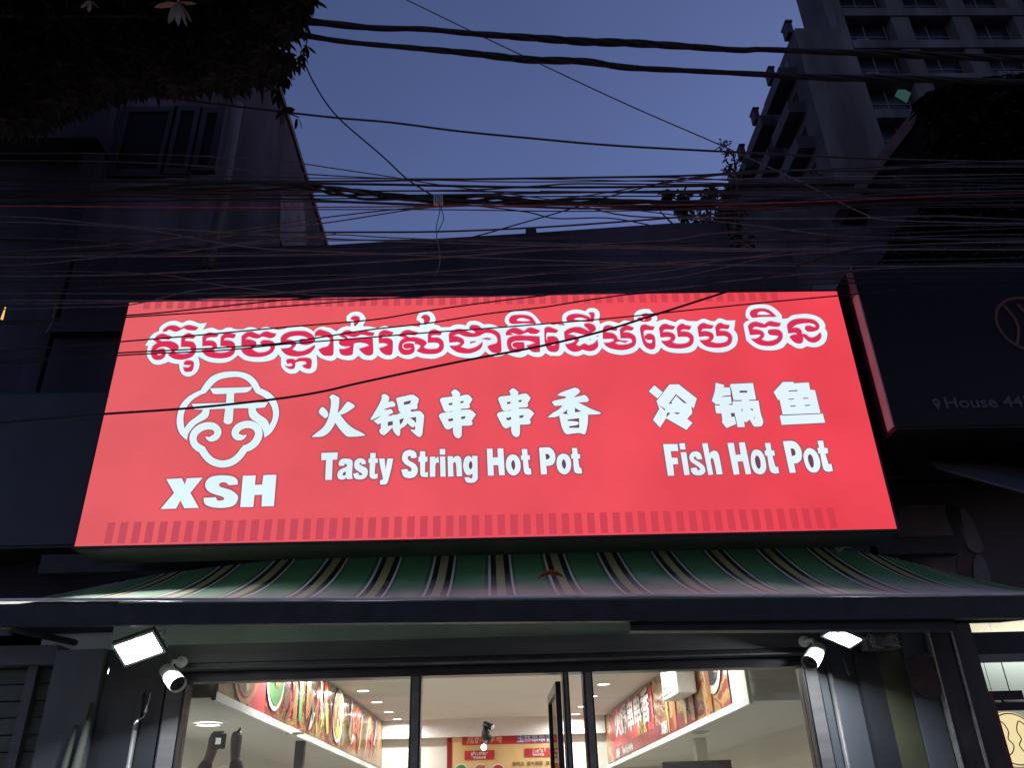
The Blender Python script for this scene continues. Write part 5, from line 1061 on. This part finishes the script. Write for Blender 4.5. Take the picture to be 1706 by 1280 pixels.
# folded awning edge below the navy sign
fa = thing('neighbour_awning', (3.6, 5, 3.4), 'closed dark awning with a pale edge on the right neighbour', 'awning')
a, b = at(1478, 712, 4.9), at(1568, 705, 4.9)
MB().tube([a, b], [.014, .004], 6).build('edge', m_cgrey, fa, True)
A1, A2, A3, A4 = at(1560, 780, 4.7), at(1720, 825, 4.4), at(1760, 770, 5.3), at(1520, 742, 5.3)
mesh('fabric', [A1, A2, A3, A4], [(0, 1, 2, 3)], m_pier, fa); MB().tube([A1, A2], .008, 6).build('front_bar', m_cassette, fa, True)
# poster with a face in profile
po = thing('face_poster', (3.2, 5.4, 2.9), 'dim poster of a large face in profile behind the right end of the awning', 'poster')
MB().box(2.70, 5, 5.42, 5.5, 2.72, 3.60).build('panel', mat('poster_brown', (.045, .034, .037), .6, var=.2, scale=1.5), po)
def flat(nm, pts, Y, m, par, seg=4):
    c = [at(x, y, Y) for x, y in pts]; c = cr(c, True, seg); g = MB(); polyfill(g, [c], Y); return g.build(nm, m, par)
flat('cheek_print', [(1500, 850), (1560, 842), (1590, 850), (1602, 875), (1610, 900), (1600, 915), (1604, 935), (1590, 960), (1530, 958), (1500, 920)], 5.414, mat('poster_skin', (.10, .078, .080), .6, var=.2, scale=6), po)
flat('nose_print', [(1600, 848), (1618, 862), (1632, 895), (1640, 915), (1628, 922), (1612, 912), (1606, 885)], 5.411, mat('poster_pale', (.13, .11, .115), .6, var=.2, scale=8), po)
flat('hair_print', [(1575, 845), (1596, 850), (1600, 880), (1608, 905), (1600, 918), (1590, 890), (1582, 868)], 5.408, m_black, po)
flat('lips_print', [(1598, 926), (1616, 928), (1620, 936), (1614, 948), (1602, 956), (1594, 945)], 5.408, mat('poster_lips', (.06, .018, .022), .5, var=.1), po)
flat('collar_print', [(1622, 935), (1636, 926), (1650, 960), (1652, 985), (1628, 985)], 5.408, mat('poster_collar', (.10, .10, .11), .6, var=.2), po)
# small clutter above the awning, right of the sign
cl_ = thing('bracket_clutter', at(1400, 915, 5.2), 'twisted metal bracket and rag behind the right end of the sign', 'bracket')
MB().tube(smooth3(pts_at([(1385, 896), (1390, 904), (1396, 918), (1404, 912), (1418, 910)], 5.15), 4), [.012]*17, 6).build('rag', m_trim, cl_, True)
flat('plate', [(1450, 912), (1456, 905), (1462, 915), (1464, 928), (1452, 922)], 5.2, m_cgrey, cl_)
MB().tube(pts_at([(1488, 912), (1500, 945)], 5.3), .008, 6).build('rod', m_steel, cl_, True)

# right of the shopfront: strips, posters and the lit neighbour shop
x_ = lambda px, py, Y: at(px, py, Y).x
tag(MB().box(2.44, 2.60, 5.30, 5.6, 0, 2.62).build('strip_panel', m_olive), 'narrow dull olive wall strip right of the shop pier', 'wall strip')
tag(MB().box(2.605, 2.76, 5.28, 5.6, 0, 2.64).build('strip_panel', m_pier), 'narrow slate blue wall strip beside the olive one', 'wall strip')
pb = thing('poster_pair', (3.0, 5.25, 1.2), 'dark food posters split by two slim pale upright bars', 'poster')
MB().box(2.785, 3.06, 5.25, 5.4, 0, 2.66).build('panel', mat('dark_food_print', (.022, .018, .022), .35, var=.5, scale=6), pb)
MB().box(2.768, 2.778, 5.235, 5.30, 0, 2.66).build('upright_bar', m_steel, pb)
MB().box(2.915, 2.929, 5.235, 5.249, 0, 2.66).build('upright_bar', m_steel, pb)
q = at(1535, 1110, 5.245)
for k, (r_, mm) in enumerate(((.12, mat('bowl_dim', (.03, .02, .02), .4, var=.4, scale=20)), (.09, mat('broth_dim', (.04, .018, .014), .4, var=.4, scale=20)), (.045, mat('maroon_dim', (.035, .01, .012), .4)))):
    n = 24; MB().add([(q.x+.02+math.cos(-j*6.283/n)*r_, 5.2465-.001*k, q.z-.06+math.sin(-j*6.283/n)*r_*1.1) for j in range(n)], [tuple(range(n))]).build('bowl_print', mm, pb)
ls = thing('lit_neighbour_shop', (4, 6, 1.2), 'brightly lit neighbouring shopfront at the right edge with white panels', 'shopfront')
NXL = 3.03
m_npan = mat('white_wall_panel', (.60, .66, .62), .5, var=.04, scale=1)
y_ = 6.0
def nb_box(nm, px0, px1, py0, py1, Y, m, dep=.05):
    a, b = at(px0, py0, Y), at(px1, py1, Y); return MB().box(a.x, max(b.x, a.x+.02), Y, Y+dep, b.z, a.z).build(nm, m, ls)
A_ = at(1583, 1028, y_); B_ = at(1706, 1050, y_)
MB().box(A_.x, 7, y_, y_+.05, B_.z-.02, A_.z+.2).build('top_panel', mat('cream_lit_panel', (.55, .50, .38), .5, var=.08), ls)
for k in range(9):
    p = at(1592+k*5.5, 1031, 5.95); mesh('hanging_lamp', [p+Vector((dx*.014, 0, dz*.014)) for dx, dz in ((-1, 0), (0, -1), (1, 0), (0, 1))]+[p+Vector((0, -.02, 0))], [(0, 1, 4), (1, 2, 4), (2, 3, 4), (3, 0, 4)], emat('fairy_lamp', (1, .5, .12), 2) if k == 0 else bpy.data.materials['fairy_lamp'], ls)
MB().box(3.12, 7, 5.48, 5.56, at(1640, 1092, 5.48).z, at(1640, 1054, 5.48).z).build('dark_beam', m_black, ls)
MB().box(3.12, 7, 5.44, 5.475, at(1640, 1104, 5.44).z, at(1640, 1091, 5.44).z).build('beige_rail', mat('beige_rail', (.22, .20, .17), .5, var=.1), ls)
zt = at(1640, 1101, y_).z
xs = [3.30, 3.52, 3.95, 4.38, 4.8, 5.3]
for x0, x1 in zip(xs, xs[1:]): MB().box(x0+.003, x1-.003, y_, y_+.04, .1, zt+.05).build('wall_panel', m_npan, ls)
a, b = at(1625, 1153, 5.75), at(1700, 1184, 5.75)
dbs = MB().box(a.x, b.x+.05, 5.75, 5.8, b.z, a.z).build('hanging_sign', m_black, ls)
c1, c2 = at(1652, 1170, 5.74), at(1667, 1168, 5.74)
MB().tube([Vector((c1.x, 5.742, c1.z)), Vector((c2.x, 5.742, c1.z))], .008, 8).build('white_dash', m_trim, dbs, True); MB().tube([Vector((c2.x+.025, 5.742, c1.z)), Vector((c2.x+.17, 5.742, c1.z))], .008, 8).build('white_dash', m_trim, dbs, True)
for x in (a.x+.08, b.x-.02): MB().tube([(x, 5.775, a.z), (x, 5.775, a.z+.5)], .004, 5).build('hanger', m_steel, dbs, True)
MB().box(3.08, 3.20, 5.45, 5.9, 0, at(1625, 1155, 5.45).z).build('red_jamb', mat('crimson_jamb', (.16, .012, .02), .4, var=.2), ls)
MB().box(NXL+.03, NXL+.05, 5.42, 5.9, 0, 2.66).build('side_wall', m_black, ls)
p = at(1690, 1232, 5.9); m_glow = emat('glowing_disc', (.95, .78, .42), .95); m_gl2 = mat('bronze_line', (.3, .2, .08), .4)
dg = thing('glowing_logo', (p.x, 5.9, p.z), 'round warm glowing logo of two hands in the lit neighbouring shop', 'lit logo')
n = 40; R_ = .17
MB().tube([(p.x, 5.93, p.z), (p.x, 5.90, p.z)], R_, n).build('disc', m_glow, dg)
v = [(p.x+math.cos(k*2*math.pi/n)*r_, 5.896, p.z+math.sin(k*2*math.pi/n)*r_) for r_ in (R_-.006, R_-.014) for k in range(n)]
MB().add(v, [(k, (k+1) % n, (k+1) % n+n, k+n) for k in range(n)]).build('ring', m_gl2, dg)
for s in (-1, 1):
    hp = [Vector((p.x+s*q_[0], 5.895, p.z+q_[1])) for q_ in ((.10, .08), (.06, .11), (.03, .05), (.045, 0), (.02, -.04), (.05, -.09), (.10, -.10))]
    MB().tube(smooth3(hp, 4), .004, 5).build('hand_line', m_gl2, dg, True)
l = bpy.data.lights.new('shop_light', 'AREA'); l.shape = 'RECTANGLE'; l.size = 2.2; l.size_y = .25; l.energy = 9; l.color = (.95, 1, .93)
lo = bpy.data.objects.new('neighbour_ceiling_light', l); COL.objects.link(lo); lo.location = (4.5, 5.72, 2.6); lo.rotation_euler = (math.radians(82), 0, 0)
lo.parent = ls; lo.matrix_parent_inverse = Matrix.Translation(-ls.location)

# ------------------------------------------------------------------ left neighbours
lf_ = thing('left_shutter', (-4, 5.6, 0), 'dim grey green roller shutter and signboard left of the shop', 'shutter')
for k in range(24):
    z = .1+k*.1; MB().box(-9, -2.85, 5.56+(.012 if k % 2 else 0), 5.62, z, z+.092).build('slat', m_wall_dark if False else mat('shutter_slat', (.085, .095, .085), .6, metal=.2, var=.2, scale=3) if k == 0 else bpy.data.materials['shutter_slat'], lf_)
for x in (-2.98, -3.4, -3.9): MB().box(x, x+.06, 5.5, 5.555, 0, 2.5).build('guide_rail', m_cassette, lf_)
MB().box(-9, -2.8, 5.45, 5.62, 2.5, 2.62).build('shutter_hood', m_cassette, lf_)
MB().box(-9, -3.05, 5.3, 5.35, 2.66, 2.86).build('signboard', m_pier, lf_)
lsb = thing('left_sign', (-4.5, 5.2, 3.6), 'unlit dark blank sign board on the left neighbour', 'sign')
MB().box(-8.5, -2.72, 5.25, 5.55, 3.2, 4.35).build('casing', m_black, lsb)
MB().box(-8.48, -2.74, 5.24, 5.248, 3.22, 4.33).build('face', mat('left_sign_face', (.035, .04, .055), .5, var=.15), lsb)
a, b = at(9, 512, 5.1), at(3, 532, 5.1)
tag(MB().tube([a, b], [.004, .009], 8).build('amber_lamp', emat('amber_glow', (.9, .5, .15), 1.2), None, True), 'small amber light at the left edge beside the sign', 'lamp')
cable('dangling_wire', pts_at([(92, 506), (90, 520), (86, 538), (76, 556)], 5.1), .004, m_cgrey, 'short pale wire dangling left of the sign', 'wire')

# ------------------------------------------------------------------ reflection in the glass, modelled as a figure standing inside with a phone
pr = thing('reflected_person', (-2.0, 6.3, .1), 'window reflection of someone in dark clothes raising both arms, modelled as a figure behind the left window', 'reflected_person')
def skin_body(name, verts, edges, radii, m, root, sub=2):
    me = bpy.data.meshes.new(name); me.from_pydata([tuple(v) for v in verts], edges, []); o = bpy.data.objects.new(name, me); COL.objects.link(o)
    o.modifiers.new('skin', 'SKIN'); sv = me.skin_vertices[0].data
    for i, r_ in enumerate(radii): sv[i].radius = (r_, r_); sv[i].use_root = (i == root)
    s_ = o.modifiers.new('sub', 'SUBSURF'); s_.levels = sub; s_.render_levels = sub
    bpy.context.view_layer.update()
    nm = bpy.data.meshes.new_from_object(o.evaluated_get(bpy.context.evaluated_depsgraph_get())); bpy.data.objects.remove(o)
    nm.materials.clear(); nm.materials.append(m); nm.polygons.foreach_set('use_smooth', [True]*len(nm.polygons)); nm.name = name
    o = bpy.data.objects.new(name, nm); COL.objects.link(o); o.parent = pr; o.matrix_parent_inverse = Matrix.Translation(-pr.location)
    return o
PYY = 6.3
h1 = at(366, 1236, PYY); h2 = at(392, 1230, PYY)       # phone centre and the supporting hand
e1 = at(345, 1283, PYY); e2 = at(398, 1283, PYY)
cx = (h1.x+h2.x)/2-.02; fz = .1
m_cloth = mat('dark_clothing', (.02, .02, .035), .85, var=.3, scale=12); m_skin = mat('skin', (.10, .06, .05), .55, var=.1, scale=20); m_hair = mat('hair', (.012, .01, .01), .5, var=.3, scale=40); m_trou = mat('trousers', (.03, .035, .06), .9, var=.2, scale=10)
sh = 1.45+fz-.02; 
wl = Vector((h1.x-.065, PYY+.03, h1.z-.10)); wr = Vector((h2.x+.005, PYY+.03, h2.z-.115))
elL = Vector((h1.x-.16, PYY-.02, h1.z-.40)); elR = Vector((h2.x+.09, PYY-.02, h2.z-.41))
shL = Vector((cx-.19, PYY+.12, sh)); shR = Vector((cx+.19, PYY+.12, sh))
hipz = fz+.92
V = [Vector((cx, PYY+.14, hipz)), Vector((cx, PYY+.13, hipz+.22)), Vector((cx, PYY+.12, sh-.06)), Vector((cx, PYY+.10, sh+.08)), Vector((cx, PYY+.07, sh+.17)), Vector((cx, PYY+.06, sh+.26)),
     shL, elL, wl, shR, elR, wr, Vector((cx-.1, PYY+.14, hipz-.06)), Vector((cx-.11, PYY+.12, fz+.48)), Vector((cx-.12, PYY+.15, fz+.09)), Vector((cx-.13, PYY-.02, fz+.04)),
     Vector((cx+.1, PYY+.14, hipz-.06)), Vector((cx+.11, PYY+.12, fz+.48)), Vector((cx+.12, PYY+.15, fz+.09)), Vector((cx+.13, PYY-.02, fz+.04))]
E_ = [(0, 1), (1, 2), (2, 3), (3, 4), (4, 5), (2, 6), (6, 7), (7, 8), (2, 9), (9, 10), (10, 11), (0, 12), (12, 13), (13, 14), (14, 15), (0, 16), (16, 17), (17, 18), (18, 19)]
Rr = [.14, .125, .15, .055, .085, .08, .06, .046, .036, .06, .046, .036, .085, .058, .04, .035, .085, .058, .04, .035]
# hands: palm and fingers as part of the same body surface
def add_hand(wi, palm, fingers, r0=.0095):
    V.append(palm); E_.append((wi, len(V)-1)); Rr.append(.042)
    V.append(palm+Vector((0, 0, .05))); E_.append((len(V)-2, len(V)-1)); Rr.append(.044)
    V.append(palm+Vector((0, 0, .085))); E_.append((len(V)-2, len(V)-1)); Rr.append(.030)
    return len(V)-1
pL = add_hand(8, Vector((h1.x-.045, PYY+.015, h1.z-.03)), None); pR = add_hand(11, Vector((h2.x+.005, PYY+.015, h2.z-.035)), None)
body = skin_body('body', V, E_, Rr, m_skin, 0)
bmh = bmesh.new(); bmh.from_mesh(body.data)
def finger(base, mid, tip, r=.0092):
    v_ = [base, (base+mid)/2, mid, tip]
    o = skin_body('tmp_finger', v_, [(0, 1), (1, 2), (2, 3)], [r*1.1, r, r*.95, r*.8], m_skin, 0, 1); bmh.from_mesh(o.data); bpy.data.objects.remove(o)
for k, (dx, dz, ln) in enumerate(((-.045, .085, 1), (-.028, .1, 1), (-.008, .1, 1), (.012, .088, 1))):   # left hand over the top of the phone
    b0 = Vector((h1.x-.06+k*.014, PYY+.01, h1.z-.005)); finger(b0, Vector((h1.x-.058+k*.016, PYY-.012, h1.z+.045+.004*k)), Vector((h1.x-.03+k*.02, PYY-.018, h1.z+.065-.002*k)))
finger(Vector((h1.x-.03, PYY+.01, h1.z-.04)), Vector((h1.x-.0, PYY-.015, h1.z-.045)), Vector((h1.x+.025, PYY-.02, h1.z-.03)), .011)
for k in range(4):
    b0 = Vector((h2.x+.022, PYY+.01, h2.z+.012-k*.02)); finger(b0, Vector((h2.x+.042-.003*k, PYY-.01, h2.z+.012-k*.021)), Vector((h2.x+.012, PYY-.028, h2.z+.008-k*.02)))
finger(Vector((h2.x+.0, PYY+.01, h2.z+.0)), Vector((h2.x+.02, PYY-.005, h2.z+.045)), Vector((h2.x+.036, PYY-.01, h2.z+.066)), .0112)
# nose and ears
hd = V[5]
for p_, q_, r_ in ((hd+Vector((0, -.075, -.03)), hd+Vector((0, -.105, -.045)), .012), (hd+Vector((-.082, .01, -.03)), hd+Vector((-.09, .015, .01)), .014), (hd+Vector((.082, .01, -.03)), hd+Vector((.09, .015, .01)), .014)):
    o = skin_body('tmp_part', [p_, q_], [(0, 1)], [r_, r_*.8], m_skin, 0, 1); bmh.from_mesh(o.data); bpy.data.objects.remove(o)
bmh.to_mesh(body.data); bmh.free(); body.data.polygons.foreach_set('use_smooth', [True]*len(body.data.polygons))
jv = V[:3]+[V[2]+Vector((0, -.01, .09)), shL, elL, wl+(elL-wl)*.03, shR, elR, wr+(elR-wr)*.03]
skin_body('jacket', jv, [(0, 1), (1, 2), (2, 3), (2, 4), (4, 5), (5, 6), (2, 7), (7, 8), (8, 9)], [.16, .145, .165, .075, .075, .056, .050, .075, .056, .050], m_cloth, 0)
tv_ = [V[0], V[12], V[13], V[14]+Vector((0, 0, .02)), V[16], V[17], V[18]+Vector((0, 0, .02))]
skin_body('trousers', tv_, [(0, 1), (1, 2), (2, 3), (0, 4), (4, 5), (5, 6)], [.155, .098, .075, .06, .098, .075, .06], m_trou, 0)
hr = MB()
for i in range(9):
    for j in range(16):
        pass
bmq = bmesh.new(); bmesh.ops.create_uvsphere(bmq, u_segments=20, v_segments=12, radius=.098)
for v_ in bmq.verts:
    v_.co = Vector((v_.co.x, v_.co.y*1.05+.012, v_.co.z*1.12)); 
    v_.co += hd+Vector((0, 0, .01))
bmesh.ops.delete(bmq, geom=[v_ for v_ in bmq.verts if v_.co.z < hd.z-.02 and v_.co.y < hd.y+.02], context='VERTS')
me = bpy.data.meshes.new('hair'); bmq.to_mesh(me); bmq.free(); me.materials.append(m_hair)
ho = bpy.data.objects.new('hair', me); COL.objects.link(ho); ho.parent = pr; ho.matrix_parent_inverse = Matrix.Translation(-pr.location)
for s in (-1, 1):
    MB().tube([hd+Vector((s*.03, -.078, -.002)), hd+Vector((s*.03, -.084, -.002))], [.012, .008], 10).build('reflected_eye', m_trim, pr, True)
MB().tube([hd+Vector((-.022, -.08, -.065)), hd+Vector((0, -.086, -.068)), hd+Vector((.022, -.08, -.065))], .005, 6).build('reflected_mouth', m_signdark, pr, True)
ph = thing('reflected_phone', h1, 'black phone of the same window reflection with a small glowing square, modelled behind the left window', 'phone')
bx('body', h1.x-.055, h1.x+.045, PYY-.012, PYY-.002, h1.z-.05, h1.z+.05, m_black, ph, .003)
MB().box(h1.x-.032, h1.x+.012, PYY-.0165, PYY-.0135, h1.z-.020, h1.z+.022).build('bright_square', emat('phone_square_glow', (.62, .62, .58), .9), ph)  # own emission gives the square its brightness, nothing is reflected
